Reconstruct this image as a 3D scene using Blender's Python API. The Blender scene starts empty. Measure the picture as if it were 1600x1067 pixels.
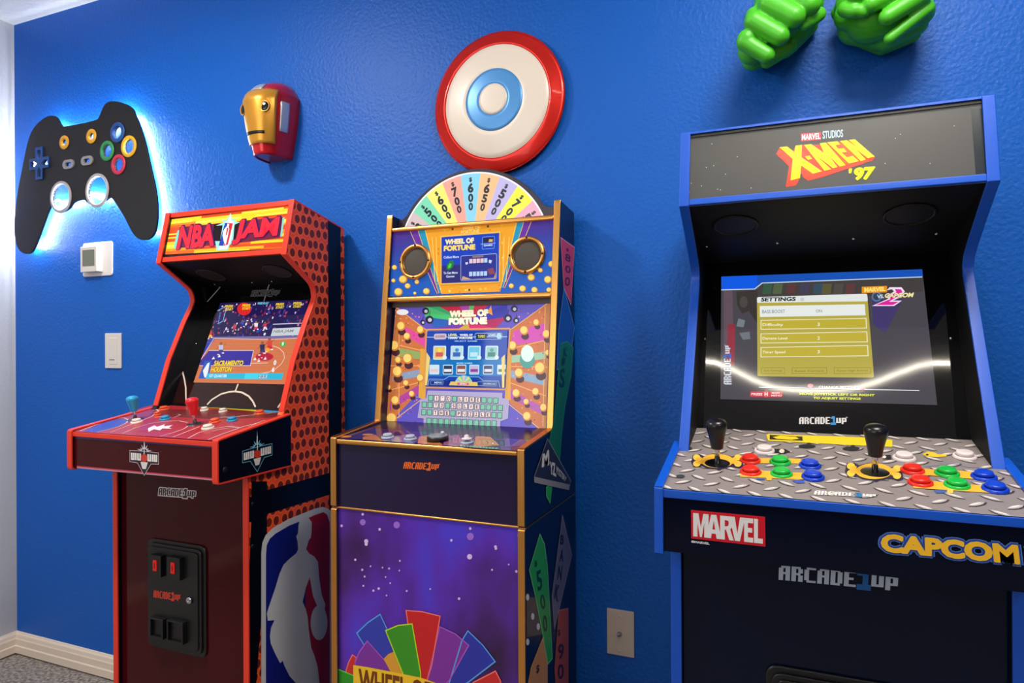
import bpy, bmesh, math, random
from mathutils import Vector, Matrix
random.seed(7)
S = bpy.context.scene
COL = S.collection
PI = math.pi

# ---------------------------------------------------------------- camera
CF, CYAW, CPITCH, CROLL = 1030.94, math.radians(22.5825), math.radians(-.0045), math.radians(-.2822)
CPOS = Vector((0.0, -1.63, 1.1994))
def _axes():
    cy, sy = math.cos(CYAW), math.sin(CYAW)
    r = Vector((cy, sy, 0)); f = Vector((-sy, cy, 0)); u = Vector((0, 0, 1))
    cp, sp = math.cos(CPITCH), math.sin(CPITCH)
    f, u = f*cp + u*sp, u*cp - f*sp
    cr, sr = math.cos(CROLL), math.sin(CROLL)
    r, u = r*cr + u*sr, u*cr - r*sr
    return r, u, f
CR, CU, CFW = _axes()
cam = bpy.data.cameras.new('camera'); camo = bpy.data.objects.new('camera', cam); COL.objects.link(camo)
cam.sensor_fit = 'HORIZONTAL'; cam.sensor_width = 36.0; cam.lens = 36.0*CF/1600.0
cam.clip_start = .05; cam.clip_end = 60
camo.matrix_world = Matrix(((CR.x, CU.x, -CFW.x, CPOS.x), (CR.y, CU.y, -CFW.y, CPOS.y), (CR.z, CU.z, -CFW.z, CPOS.z), (0, 0, 0, 1)))
S.camera = camo

# ---------------------------------------------------------------- world, lamps, exposure
S.view_settings.view_transform = 'Standard'
try: S.view_settings.look = 'None'
except Exception: pass
S.view_settings.exposure = 0.0; S.view_settings.gamma = 1.0; S.view_settings.use_curve_mapping = False
W = bpy.data.worlds.new('world'); S.world = W; W.use_nodes = True
W.node_tree.nodes['Background'].inputs[0].default_value = (.75, .85, 1, 1)
W.node_tree.nodes['Background'].inputs[1].default_value = .3
def area(name, loc, size, power, color=(1, 1, 1), target=None, shape='RECTANGLE', sy=None):
    l = bpy.data.lights.new(name, 'AREA'); l.energy = power; l.color = color; l.shape = shape
    l.size = size; l.size_y = sy or size
    o = bpy.data.objects.new(name, l); COL.objects.link(o); o.location = loc
    if target is not None:
        o.rotation_euler = (Vector(target) - Vector(loc)).to_track_quat('-Z', 'Y').to_euler()
    return o
area('ceiling_lamp_left', (-1.65, -1.0, 2.41), .26, 25, (1, .95, .88), shape='DISK')
area('ceiling_lamp_middle', (.25, -.85, 2.41), .55, 21, (1, .95, .88), shape='DISK')
area('fill_lamp_rear', (1.7, -3.0, 2.41), .5, 24, (1, .96, .92), shape='DISK')  # added fill light, no known fixture; kept clear of the bezel reflections
area('window_daylight', (-1.2, -4.1, 1.6), 2.6, 36, (.92, .96, 1), target=(-.6, 0, 1.3), sy=1.5)

def on(ax, val, x, y):
    """the point of the plane (axis ax = val) that pixel x, y of the photograph shows"""
    d = CR*((x-800)/CF) - CU*((y-533.5)/CF) + CFW
    return CPOS + d*((val-CPOS[ax])/d[ax])

# ---------------------------------------------------------------- colour and materials
def lin(c):
    out = []
    for v in c[:3]:
        v /= 255.0
        out.append(v/12.92 if v <= .04045 else ((v+.055)/1.055)**2.4)
    return tuple(out) + (1.0,)
def mat(name, c=(128, 128, 128), rough=.5, metal=0, coat=0, emit=None, strength=1, bump=None, spec=.5, sub=0):
    m = bpy.data.materials.new(name); m.use_nodes = True; nt = m.node_tree; b = nt.nodes['Principled BSDF']
    b.inputs['Base Color'].default_value = lin(c); b.inputs['Roughness'].default_value = rough
    b.inputs['Metallic'].default_value = metal; b.inputs['Coat Weight'].default_value = coat
    b.inputs['Coat Roughness'].default_value = .05
    b.inputs['Specular IOR Level'].default_value = spec
    if emit is not None:
        b.inputs['Emission Color'].default_value = lin(emit); b.inputs['Emission Strength'].default_value = strength
    if bump:
        sc, st, dist = bump
        tc = nt.nodes.new('ShaderNodeTexCoord'); n = nt.nodes.new('ShaderNodeTexNoise'); n.inputs['Scale'].default_value = sc
        n.inputs['Detail'].default_value = 4
        bp = nt.nodes.new('ShaderNodeBump'); bp.inputs['Strength'].default_value = st; bp.inputs['Distance'].default_value = dist
        nt.links.new(tc.outputs['Object'], n.inputs['Vector']); nt.links.new(n.outputs['Fac'], bp.inputs['Height'])
        nt.links.new(bp.outputs['Normal'], b.inputs['Normal'])
    return m
def colmat(name, rough=.35, emit=0.0, base=1.0, coat=0, spec=.5, metal=0):
    """printed artwork: colours come from the polygons themselves"""
    m = mat(name, (0, 0, 0), rough, metal=metal, coat=coat, spec=spec); nt = m.node_tree; b = nt.nodes['Principled BSDF']
    a = nt.nodes.new('ShaderNodeAttribute'); a.attribute_name = 'Col'
    mx = nt.nodes.new('ShaderNodeVectorMath'); mx.operation = 'SCALE'; mx.inputs['Scale'].default_value = base
    nt.links.new(a.outputs['Color'], mx.inputs[0]); nt.links.new(mx.outputs[0], b.inputs['Base Color'])
    if emit:
        nt.links.new(a.outputs['Color'], b.inputs['Emission Color']); b.inputs['Emission Strength'].default_value = emit
    return m
M = {}
M['print'] = colmat('printed_art', .3)
M['print_matte'] = colmat('printed_art_matte', .55)
M['self_lit'] = colmat('self_lit_art', .2, emit=.7, base=.5)
M['screen'] = colmat('lit_screen', .06, emit=.95, base=0.02)
M['acrylic_art'] = colmat('acrylic_art', .05, base=1)
M['black'] = mat('black_laminate', (12, 12, 14), .32)
M['black_gloss'] = mat('black_acrylic', (9, 9, 11), .04, spec=.6)
M['black_plastic'] = mat('black_plastic', (18, 18, 20), .38)
M['navy_black'] = mat('navy_black_laminate', (6, 10, 24), .25)
M['red_trim'] = mat('red_orange_moulding', (232, 58, 34), .35)
M['blue_trim'] = mat('blue_moulding', (10, 84, 200), .35)
M['black_flat'] = mat('flat_black', (6, 6, 7), .6, spec=.25)
M['gold'] = mat('gold_moulding', (236, 168, 88), .3, metal=1)
M['chrome'] = mat('chrome', (200, 200, 205), .15, metal=1)
M['maroon'] = mat('maroon_laminate', (66, 8, 14), .09, spec=.22)
M['mesh_black'] = mat('speaker_mesh', (30, 28, 28), .6)
M['white_plastic'] = mat('white_plastic', (228, 220, 214), .35)
M['ivory'] = mat('ivory_plastic', (214, 196, 182), .4)

# ---------------------------------------------------------------- objects
ORG = {}
def empty(name, loc, label, cat, group=None):
    o = bpy.data.objects.new(name, None); COL.objects.link(o); o.location = loc; o.empty_display_size = .1
    o['label'] = label; o['category'] = cat
    if group: o['group'] = group
    ORG[o.name] = Vector(loc)
    return o
def finish(name, me, parent=None, at=None):
    """verts are world coordinates unless at=(location, rotation matrix)"""
    o = bpy.data.objects.new(name, me); COL.objects.link(o)
    po = Vector((0, 0, 0))
    if parent is not None: o.parent = parent; po = ORG[parent.name]
    if at is None:
        if parent is not None: me.transform(Matrix.Translation(-po))
        ORG[o.name] = po.copy()
    else:
        loc, rot = at
        o.location = Vector(loc) - po
        if rot is not None: o.rotation_euler = rot.to_euler()
        ORG[o.name] = Vector(loc)
    return o
class MB:
    def __init__(s): s.v = []; s.f = []; s.m = []; s.sm = []
    def add(s, vs, fs, mi=0, smooth=False):
        b = len(s.v); s.v += [tuple(v) for v in vs]
        for f in fs: s.f.append([b+i for i in f]); s.m.append(mi); s.sm.append(smooth)
        return s
    def box(s, x0, x1, y0, y1, z0, z1, mi=0):
        v = [(x, y, z) for x in (x0, x1) for y in (y0, y1) for z in (z0, z1)]
        return s.add(v, [(0, 1, 3, 2), (4, 6, 7, 5), (0, 4, 5, 1), (2, 3, 7, 6), (0, 2, 6, 4), (1, 5, 7, 3)], mi)
    def prism_x(s, prof, x0, x1, mi=0, mside=None):
        n = len(prof); v = [(x0, p[0], p[1]) for p in prof] + [(x1, p[0], p[1]) for p in prof]
        s.add(v, [list(range(n)), list(range(2*n-1, n-1, -1))] + [(i, i+n, (i+1) % n+n, (i+1) % n) for i in range(n)], mi)
        return s
    def extr(s, pts, vec, mi=0, smooth=False):
        """closed polygon of world points pushed along vec"""
        vec = Vector(vec); n = len(pts); v = [Vector(p) for p in pts]; v += [p+vec for p in v]
        s.add(v, [list(range(n)), list(range(2*n-1, n-1, -1))], mi)
        b = len(s.v)-2*n
        for i in range(n):
            s.f.append([b+i, b+i+n, b+(i+1) % n+n, b+(i+1) % n]); s.m.append(mi); s.sm.append(smooth)
        return s
    def lathe(s, prof, n=28, mi=0, c=(0, 0, 0), smooth=True, caps=True):
        """profile (r, z) about z"""
        c = Vector(c); v = []; f = []
        for r, z in prof:
            for k in range(n):
                a = 2*PI*k/n; v.append(c+Vector((r*math.cos(a), r*math.sin(a), z)))
        for j in range(len(prof)-1):
            for k in range(n):
                k2 = (k+1) % n; f.append((j*n+k, j*n+k2, (j+1)*n+k2, (j+1)*n+k))
        if caps: f.append(list(range(n-1, -1, -1))); f.append([(len(prof)-1)*n+k for k in range(n)])
        return s.add(v, f, mi, smooth)
    def tube(s, path, r, n=8, mi=0, closed=False):
        path = [Vector(p) for p in path]; v = []; f = []; N = len(path); ref = None
        for i, p in enumerate(path):
            a = path[(i-1) % N] if closed or i > 0 else p; b = path[(i+1) % N] if closed or i < N-1 else p
            t = (b-a).normalized()
            if ref is None:
                ref = Vector((0, 0, 1)) if abs(t.z) < .9 else Vector((1, 0, 0))
            u = t.cross(ref).normalized(); w = u.cross(t).normalized(); ref = w
            for k in range(n):
                q = 2*PI*k/n; v.append(p+(u*math.cos(q)+w*math.sin(q))*r)
        for i in range(N if closed else N-1):
            j = (i+1) % N
            for k in range(n): f.append((i*n+k, i*n+(k+1) % n, j*n+(k+1) % n, j*n+k))
        if not closed: f.append(list(range(n-1, -1, -1))); f.append([(N-1)*n+k for k in range(n)])
        return s.add(v, f, mi, True)
    def build(s, name, mats, parent=None, at=None, bevel=0, kind=None, label=None, segs=2):
        me = bpy.data.meshes.new(name); me.from_pydata(s.v, [], s.f); me.update()
        if not isinstance(mats, (list, tuple)): mats = [mats]
        for m in mats: me.materials.append(M[m] if isinstance(m, str) else m)
        me.polygons.foreach_set('material_index', s.m); me.polygons.foreach_set('use_smooth', s.sm)
        bm = bmesh.new(); bm.from_mesh(me); bmesh.ops.recalc_face_normals(bm, faces=bm.faces); bm.to_mesh(me); bm.free()
        o = finish(name, me, parent, at)
        if bevel:
            b = o.modifiers.new('bevel', 'BEVEL'); b.width = bevel; b.segments = segs; b.limit_method = 'ANGLE'; b.angle_limit = math.radians(40)
        if any(s.sm) or bevel:
            try:
                w = o.modifiers.new('wn', 'WEIGHTED_NORMAL'); w.keep_sharp = False
            except Exception: pass
        if kind: o['kind'] = kind
        if label: o['label'] = label
        return o
def rot_from(n, xdir=(1, 0, 0)):
    n = Vector(n).normalized(); x = Vector(xdir)
    if abs(x.dot(n)) > .95: x = Vector((0, 1, 0))
    x = (x-n*x.dot(n)).normalized(); y = n.cross(x)
    return Matrix((x, y, n)).transposed()
def trim_strip(path, x0, x1, out=.0016, inn=.003):
    """moulding on the edge of a panel; path (y, z) runs so that the panel lies on its left"""
    n = len(path); o1 = []; o2 = []
    for i in range(n):
        a = Vector(path[max(i-1, 0)]); b = Vector(path[i]); c = Vector(path[min(i+1, n-1)])
        d1 = (b-a).normalized() if i > 0 else (c-b).normalized(); d2 = (c-b).normalized() if i < n-1 else d1
        t = (d1+d2).normalized(); nn = Vector((t.y, -t.x)); k = 1/max(.5, nn.dot(Vector((d1.y, -d1.x))))
        o1.append(b+nn*out*k); o2.append(b-nn*inn*k)
    m = MB(); xs = (x0-.0006, x1+.0006); v = []
    for p, q in zip(o1, o2):
        v += [(xs[0], p.x, p.y), (xs[1], p.x, p.y), (xs[1], q.x, q.y), (xs[0], q.x, q.y)]
    f = []
    for i in range(n-1):
        a = 4*i; b = a+4
        for k in range(4): f.append((a+k, a+(k+1) % 4, b+(k+1) % 4, b+k))
    f += [(0, 1, 2, 3), (4*n-1, 4*n-2, 4*n-3, 4*n-4)]
    return m.add(v, f)

# ---------------------------------------------------------------- flat artwork: coloured polygons on a plane
class Plane:
    def __init__(s, p0, u, v):
        s.o = Vector(p0); s.u = Vector(u).normalized(); v = Vector(v); s.v = (v-s.u*v.dot(s.u)).normalized(); s.n = s.u.cross(s.v)
        if s.n.dot(CPOS-s.o) < 0: s.n = -s.n
    def hit(s, x, y):
        d = CR*((x-800)/CF) - CU*((y-533.5)/CF) + CFW
        return CPOS + d*((s.o-CPOS).dot(s.n)/d.dot(s.n))
    def uv(s, x, y):
        q = s.hit(x, y)-s.o; return (q.dot(s.u), q.dot(s.v))
    def w(s, p, h=0): return s.o+s.u*p[0]+s.v*p[1]+s.n*h
    def rot(s):
        m = Matrix((s.u, s.v, s.u.cross(s.v))).transposed()
        return m
def slope_plane(p0, p1):
    """plane holding the x axis and running through (y, z) p0 and p1"""
    return Plane((0, p0[0], p0[1]), (1, 0, 0), (0, p1[0]-p0[0], p1[1]-p0[1]))
_tx = {}
def text_mesh(s, off):
    k = (s, round(off, 4))
    if k in _tx: return _tx[k]
    c = bpy.data.curves.new('t', 'FONT'); c.body = s; c.size = 1; c.offset = off; c.resolution_u = 3; c.fill_mode = 'FRONT'
    o = bpy.data.objects.new('t', c); COL.objects.link(o); dg = bpy.context.evaluated_depsgraph_get(); dg.update()
    me = bpy.data.meshes.new_from_object(o.evaluated_get(dg))
    v = [(p.co.x, p.co.y) for p in me.vertices]; f = [list(p.vertices) for p in me.polygons]
    bpy.data.objects.remove(o); bpy.data.curves.remove(c); bpy.data.meshes.remove(me)
    _tx[k] = (v, f); return _tx[k]
GL = {'A': '.###.##.####.########.####.####.##', 'R': '####.##.####.######.##.####.####.##',
      'C': '.######...##...##...##...##....####', 'D': '####.##.####.####.####.####.######.',
      'E': '#######...##...####.##...##...#####', 'U': '...............##.####.####.##.####',
      'P': '.....####.##.####.####.######..##...', '1': '.###.####...###...###...###.#######'}
GL['A'] = '.####' '##.##' '##.##' '#####' '##.##' '##.##' '##.##'
GL['1'] = '.###.' '####.' '..##.' '..##.' '..##.' '#####' '#####'
GL['U'] = '.....' '##.##' '##.##' '##.##' '##.##' '#####' '.....'
GL['P'] = '.....' '#####' '##.##' '##.##' '#####' '##...' '##...'
class Art:
    def __init__(s, plane, z=None, h0=.0003, dh=.00022):
        s.p = plane; s.z = z; s.h0 = h0; s.dh = dh; s.v = []; s.f = []; s.c = []; s.clip = None; s.nj = 0
    def jit(s): s.nj += 1; return (s.nj % 24)*7e-6
    def q(s, pts, raw=False):
        if raw or s.z == 'uv': return [tuple(p) for p in pts]
        x0, y0, k = s.z if s.z else (0, 0, 1)
        return [s.p.uv(x0+a/k, y0+b/k) for a, b in pts]
    def setclip(s, pts, raw=False):
        if pts is None: s.clip = None; return s
        c = s.q(pts, raw); ar = sum(c[i][0]*c[(i+1) % len(c)][1]-c[(i+1) % len(c)][0]*c[i][1] for i in range(len(c)))
        s.clip = c if ar > 0 else c[::-1]; return s
    def _clip(s, P):
        if not s.clip: return P
        C = s.clip
        for i in range(len(C)):
            ax, ay = C[i]; bx, by = C[(i+1) % len(C)]; out = []
            def d(p): return (bx-ax)*(p[1]-ay)-(by-ay)*(p[0]-ax)
            for j in range(len(P)):
                a = P[j]; b = P[(j+1) % len(P)]; da, db = d(a), d(b)
                if da >= 0: out.append(a)
                if (da >= 0) != (db >= 0):
                    t = da/(da-db); out.append(tuple(a[k]+(b[k]-a[k])*t for k in range(2)))
            P = out
            if len(P) < 3: return []
        return P
    def poly(s, pts, col, L=0, raw=False):
        P = s.q(pts, raw)
        grad = isinstance(col, list)
        if not grad: P = s._clip(P)
        if len(P) < 3: return s
        b = len(s.v); h = s.h0+s.dh*L+s.jit()
        s.v += [tuple(s.p.w(p, h)) for p in P]; s.f.append(list(range(b, b+len(P))))
        s.c.append([lin(c) for c in col] if grad else [lin(col)]*len(P)); return s
    def line(s, a, b, w, col, L=0, raw=False):
        """w in metres"""
        (ax, ay), (bx, by) = s.q([a, b], raw); dx, dy = bx-ax, by-ay; l = math.hypot(dx, dy) or 1e-9; nx, ny = -dy/l*w/2, dx/l*w/2
        return s.poly([(ax+nx, ay+ny), (bx+nx, by+ny), (bx-nx, by-ny), (ax-nx, ay-ny)], col, L, True)
    def pline(s, pts, w, col, L=0, closed=False, raw=False):
        P = s.q(pts, raw); n = len(P); rng = range(n if closed else n-1)
        A = []; B = []
        for i in range(n):
            a = P[(i-1) % n] if (closed or i) else None; c = P[(i+1) % n] if (closed or i < n-1) else None; b = P[i]
            d1 = (b[0]-a[0], b[1]-a[1]) if a else (c[0]-b[0], c[1]-b[1]); d2 = (c[0]-b[0], c[1]-b[1]) if c else d1
            l1 = math.hypot(*d1) or 1e-9; l2 = math.hypot(*d2) or 1e-9
            n1 = (-d1[1]/l1, d1[0]/l1); n2 = (-d2[1]/l2, d2[0]/l2); m = (n1[0]+n2[0], n1[1]+n2[1]); lm = math.hypot(*m) or 1e-9
            m = (m[0]/lm, m[1]/lm); k = w/2/max(.4, m[0]*n1[0]+m[1]*n1[1])
            A.append((b[0]+m[0]*k, b[1]+m[1]*k)); B.append((b[0]-m[0]*k, b[1]-m[1]*k))
        for i in rng:
            j = (i+1) % n; s.poly([A[i], A[j], B[j], B[i]], col, L, True)
        return s
    def ell(s, c, rx, ry, col, L=0, n=20, raw=False, rot=0):
        """radii in the units of the coordinates"""
        cr, sr = math.cos(rot), math.sin(rot); P = []
        for k in range(n):
            a = 2*PI*k/n; x, y = rx*math.cos(a), ry*math.sin(a); P.append((c[0]+x*cr-y*sr, c[1]+x*sr+y*cr))
        return s.poly(P, col, L, raw)
    def disc(s, c, r, col, L=0, n=24, raw=False, r2=None):
        """round in the plane, r in metres"""
        c = s.q([c], raw)[0]; r2 = r2 or r
        return s.poly([(c[0]+r*math.cos(2*PI*k/n), c[1]+r2*math.sin(2*PI*k/n)) for k in range(n)], col, L, True)
    def ring(s, c, r, w, col, L=0, n=32, a0=0, a1=360, raw=False, r2=None):
        c = s.q([c], raw)[0]; r2 = r2 or r
        P = [(c[0]+r*math.cos(math.radians(a0+(a1-a0)*k/n)), c[1]+r2*math.sin(math.radians(a0+(a1-a0)*k/n))) for k in range(n+1)]
        return s.pline(P, w, col, L, False, True)
    def rrect(s, q4, rad, col, L=0, raw=False, w=None, n=5):
        """rounded box; q4 = TL TR BR BL; rad in metres; w = outline width"""
        Q = s.q(q4, raw); P = []
        for i in range(4):
            a, b, c = Q[i-1], Q[i], Q[(i+1) % 4]
            d1 = Vector((a[0]-b[0], a[1]-b[1])); d2 = Vector((c[0]-b[0], c[1]-b[1]))
            r = min(rad, d1.length*.5, d2.length*.5); p1 = Vector(b)+d1.normalized()*r; p2 = Vector(b)+d2.normalized()*r
            for k in range(n+1):
                t = k/n; P.append(tuple(p1*(1-t)**2+Vector(b)*2*t*(1-t)+p2*t*t))
        return s.pline(P, w, col, L, True, True) if w else s.poly(P, col, L, True)
    def bil(s, q4, raw=False):
        a, b, c, d = s.q(q4, raw)   # TL TR BR BL
        return lambda x, y: tuple((a[k]*(1-x)+b[k]*x)*y+(d[k]*(1-x)+c[k]*x)*(1-y) for k in range(2))
    def text(s, t, q4, col, L=0, off=.02, grow=0, raw=False, shift=(0, 0)):
        o1 = min(off, .02); r0 = off-o1; rg = off+grow-o1; v, f = text_mesh(t, o1)
        x0 = min(p[0] for p in v)-r0; x1 = max(p[0] for p in v)+r0; y0 = min(p[1] for p in v)-r0; y1 = max(p[1] for p in v)+r0
        B = s.bil(q4, raw); nd = 0 if rg < .004 else (4 if rg < .03 else 8)
        for k in range(nd) if nd else (0,):
            dx, dy = (rg*math.cos(2*PI*(k+.5)/nd), rg*math.sin(2*PI*(k+.5)/nd)) if nd else (0, 0)
            h = s.h0+s.dh*L+s.jit(); b = len(s.v)
            P = [B((p[0]+dx-x0)/(x1-x0), (p[1]+dy-y0)/(y1-y0)) for p in v]
            s.v += [tuple(s.p.w((p[0]+shift[0], p[1]+shift[1]), h)) for p in P]
            for fc in f: s.f.append([b+i for i in fc]); s.c.append([lin(col)]*len(fc))
        return s
    def logo(s, q4, c1, c2, L=0, raw=False, edge=None, ew=.002):
        """the pixel-lettered ARCADE1UP word mark"""
        B = s.bil(q4, raw); tot = 8*6+5+1.5
        def cells(ch, x0, w, y0, y1, col, LL, g=0):
            g_ = GL[ch]
            for r in range(7):
                c = 0
                while c < 5:
                    if g_[r*5+c] == '#':
                        e = c
                        while e+1 < 5 and g_[r*5+e+1] == '#': e += 1
                        xa, xb = (x0+c*w/5)/tot, (x0+(e+1)*w/5)/tot; ya = y1-(y1-y0)*r/7; yb = y1-(y1-y0)*(r+1)/7
                        P = [B(xa, ya), B(xb, ya), B(xb, yb), B(xa, yb)]
                        if g:
                            m = (sum(p[0] for p in P)/4, sum(p[1] for p in P)/4)
                            P = [(p[0]+(g if p[0] > m[0] else -g), p[1]+(g if p[1] > m[1] else -g)) for p in P]
                        s.poly(P, col, LL, True); c = e+1
                    else: c += 1
        for pas in ((1, 0) if edge else (0,)):
            x = 0
            for ch in 'ARCADE1UP':
                big = ch == '1'
                col = edge if pas else (c2 if big else c1)
                cells(ch, x-(.3 if big else 0), 6.2 if big else 5.3, -.14 if big else 0.0, 1.1 if big else 1.0, col, L+(0 if pas else 1), ew if pas else 0)
                x += 6
        s.text('TM', [B(.965, .98), B(1.0, .98), B(1.0, .84), B(.965, .84)], c1, L+1, raw=True)
        return s
    def build(s, name, m, parent=None, label=None, into=None):
        if into is not None:   # print that belongs to the surface of the part itself
            po = ORG[into.name]; base = into.data; nb = len(base.vertices)
            V = [tuple(v.co) for v in base.vertices]+[tuple(Vector(v)-po) for v in s.v]
            F = [list(p.vertices) for p in base.polygons]; F2 = []
            me = bpy.data.meshes.new(base.name)
            nl = s.p.n
            for f in s.f:
                a_, b_, c_ = (Vector(s.v[i]) for i in f[:3]); g = (b_-a_).cross(c_-a_)
                F2.append([nb+i for i in f])
            me.from_pydata(V, [], F+F2); me.update()
            for mm in base.materials: me.materials.append(mm)
            me.materials.append(M[m] if isinstance(m, str) else m); k = len(me.materials)-1
            for i, p in enumerate(me.polygons):
                if i < len(F): p.material_index = base.polygons[i].material_index
                else:
                    p.material_index = k
                    if p.normal.dot(nl) < 0: p.flip()
            me.update(); a = me.color_attributes.new('Col', 'FLOAT_COLOR', 'CORNER'); buf = [0.0]*(len(me.loops)*4)
            for p, f, c in zip(list(me.polygons)[len(F):], F2, s.c):
                look = dict(zip(f, c))
                for li in p.loop_indices: buf[li*4:li*4+4] = look[me.loops[li].vertex_index]
            a.data.foreach_set('color', buf); into.data = me
            for md in list(into.modifiers): into.modifiers.remove(md)
            if label: into['label'] = label
            return into
        me = bpy.data.meshes.new(name); me.from_pydata(s.v, [], s.f); me.update()
        n = s.p.n
        for p in me.polygons:
            if p.normal.dot(n) < 0: p.flip()
        me.update()
        a = me.color_attributes.new('Col', 'FLOAT_COLOR', 'CORNER')
        buf = [0.0]*(len(me.loops)*4)
        for p, f, c in zip(me.polygons, s.f, s.c):
            look = dict(zip(f, c))
            for li in p.loop_indices:
                cc = look[me.loops[li].vertex_index]; buf[li*4:li*4+4] = cc
        a.data.foreach_set('color', buf)
        me.materials.append(M[m] if isinstance(m, str) else m)
        o = finish(name, me, parent)
        if label: o['label'] = label
        return o
# ---------------------------------------------------------------- the room
def wall_material(name, c, scale=70, st=.35, dist=.004, rough=.55, var=.0):
    m = mat(name, c, rough); nt = m.node_tree; b = nt.nodes['Principled BSDF']
    tc = nt.nodes.new('ShaderNodeTexCoord')
    n1 = nt.nodes.new('ShaderNodeTexNoise'); n1.inputs['Scale'].default_value = scale; n1.inputs['Detail'].default_value = 3; n1.inputs['Roughness'].default_value = .55
    n2 = nt.nodes.new('ShaderNodeTexVoronoi'); n2.inputs['Scale'].default_value = scale*1.25; n2.feature = 'SMOOTH_F1'
    mx = nt.nodes.new('ShaderNodeMath'); mx.operation = 'MULTIPLY_ADD'; mx.inputs[1].default_value = -.55
    bp = nt.nodes.new('ShaderNodeBump'); bp.inputs['Strength'].default_value = st; bp.inputs['Distance'].default_value = dist
    nt.links.new(tc.outputs['Object'], n1.inputs['Vector']); nt.links.new(tc.outputs['Object'], n2.inputs['Vector'])
    nt.links.new(n2.outputs['Distance'], mx.inputs[0]); nt.links.new(n1.outputs['Fac'], mx.inputs[2])
    nt.links.new(mx.outputs[0], bp.inputs['Height']); nt.links.new(bp.outputs['Normal'], b.inputs['Normal'])
    return m
M['wall_blue'] = wall_material('blue_orange_peel_paint', (10, 94, 192), 105, .45, .003, .45)
M['wall_blue'].node_tree.nodes['Principled BSDF'].inputs['Specular IOR Level'].default_value = .27
M['wall_grey'] = wall_material('light_grey_wall_paint', (200, 198, 196), 75, .3, .003)
M['wall_dim'] = wall_material('taupe_wall_paint', (104, 98, 96), 75, .3, .003)
M['ceiling'] = wall_material('white_ceiling_texture', (236, 234, 230), 55, .8, .006)
M['baseboard'] = mat('cream_painted_wood', (240, 222, 202), .4)
def carpet():
    m = mat('grey_carpet', (168, 158, 148), .95, bump=(420, 1, .006)); nt = m.node_tree; b = nt.nodes['Principled BSDF']
    n = nt.nodes.new('ShaderNodeTexNoise'); n.inputs['Scale'].default_value = 90; n.inputs['Detail'].default_value = 6
    r = nt.nodes.new('ShaderNodeValToRGB'); r.color_ramp.elements[0].position = .35; r.color_ramp.elements[0].color = lin((118, 108, 100))
    r.color_ramp.elements[1].position = .65; r.color_ramp.elements[1].color = lin((205, 194, 184))
    tc = nt.nodes.new('ShaderNodeTexCoord'); nt.links.new(tc.outputs['Object'], n.inputs['Vector'])
    nt.links.new(n.outputs['Fac'], r.inputs[0]); nt.links.new(r.outputs[0], b.inputs['Base Color'])
    return m
M['carpet'] = carpet()
XL, XR, YF, ZC = -2.771, 2.4, -4.2, 2.44
def struct(name, b, m, **k):
    o = b.build(name, m, **k); o['kind'] = 'structure'; return o
struct('wall_back', MB().box(XL-.1, XR+.1, 0, .1, 0, ZC), 'wall_blue')
struct('wall_left', MB().box(XL-.1, XL, YF, 0, 0, ZC), 'wall_grey')
struct('wall_right', MB().box(XR, XR+.1, YF, 0, 0, ZC), 'wall_dim')
struct('wall_front', MB().box(XL-.1, XR+.1, YF-.1, YF, 0, ZC), 'wall_dim')
struct('floor', MB().box(XL-.1, XR+.1, YF-.1, .1, -.08, 0), 'carpet')
struct('ceiling', MB().box(XL-.1, XR+.1, YF-.1, .1, ZC, ZC+.08), 'ceiling')
bp = [(0, .006), (-.0155, .006), (-.0155, .032), (-.0125, .036), (-.0125, .058), (-.0105, .062), (-.0085, .074), (-.0045, .079), (-.003, .083), (0, .084)]
struct('baseboard_back', MB().prism_x(bp, XL, XR), 'baseboard')
m = MB(); n = len(bp); v = [(XL-p[0], YF, p[1]) for p in bp]+[(XL-p[0], 0, p[1]) for p in bp]
m.add(v, [list(range(n)), list(range(2*n-1, n-1, -1))]+[(i, i+n, (i+1) % n+n, (i+1) % n) for i in range(n)])
struct('baseboard_left', m, 'baseboard')
# ---------------------------------------------------------------- shared arcade parts
PL_ = {}
def plastic(c, rough=.3):
    k = (c, rough)
    if k not in PL_: PL_[k] = mat('moulded_plastic', c, rough)
    return PL_[k]
def lathe_mesh(prof, n=28):
    return MB().lathe(prof, n)
def share(name, proto, parent, loc, rot=None, label=None):
    """a further copy of a part (shares its mesh) with copies of its own sub-parts"""
    o = proto.copy(); COL.objects.link(o); o.name = name; o.parent = parent
    o.location = Vector(loc)-ORG[parent.name]; ORG[o.name] = Vector(loc)
    if rot is not None: o.rotation_euler = rot.to_euler()
    for ch in list(proto.children):
        c = ch.copy(); COL.objects.link(c); c.parent = o
    if label: o['label'] = label
    return o
_bt = {}
def button(parent, plane, px, col, r=.0155, h=.0, label=None, top=None, rough=.3, pos=None):
    """collar ring with a domed plunger standing out of it"""
    loc = pos if pos is not None else plane.hit(*px); R = rot_from(plane.n); k = (col, round(r, 4))
    loc = Vector(loc)+plane.n*h
    if k in _bt: o = share('button', _bt[k], parent, loc, R)
    else:
        o = lathe_mesh([(r*.98, 0), (r, .0015), (r*.96, .0042), (r*.84, .0052), (r*.74, .0048), (r*.74, .001)]).build('button', plastic(col, rough), parent, at=(loc, R))
        c = lathe_mesh([(r*.72, .002), (r*.72, .0085), (r*.66, .0105), (r*.4, .0108), (0.0001, .0104)]).build('plunger', plastic(col, rough), o, at=(loc, None))
        c.location = (0, 0, 0)
        _bt[k] = o
    if label: o['label'] = label
    return o
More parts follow.
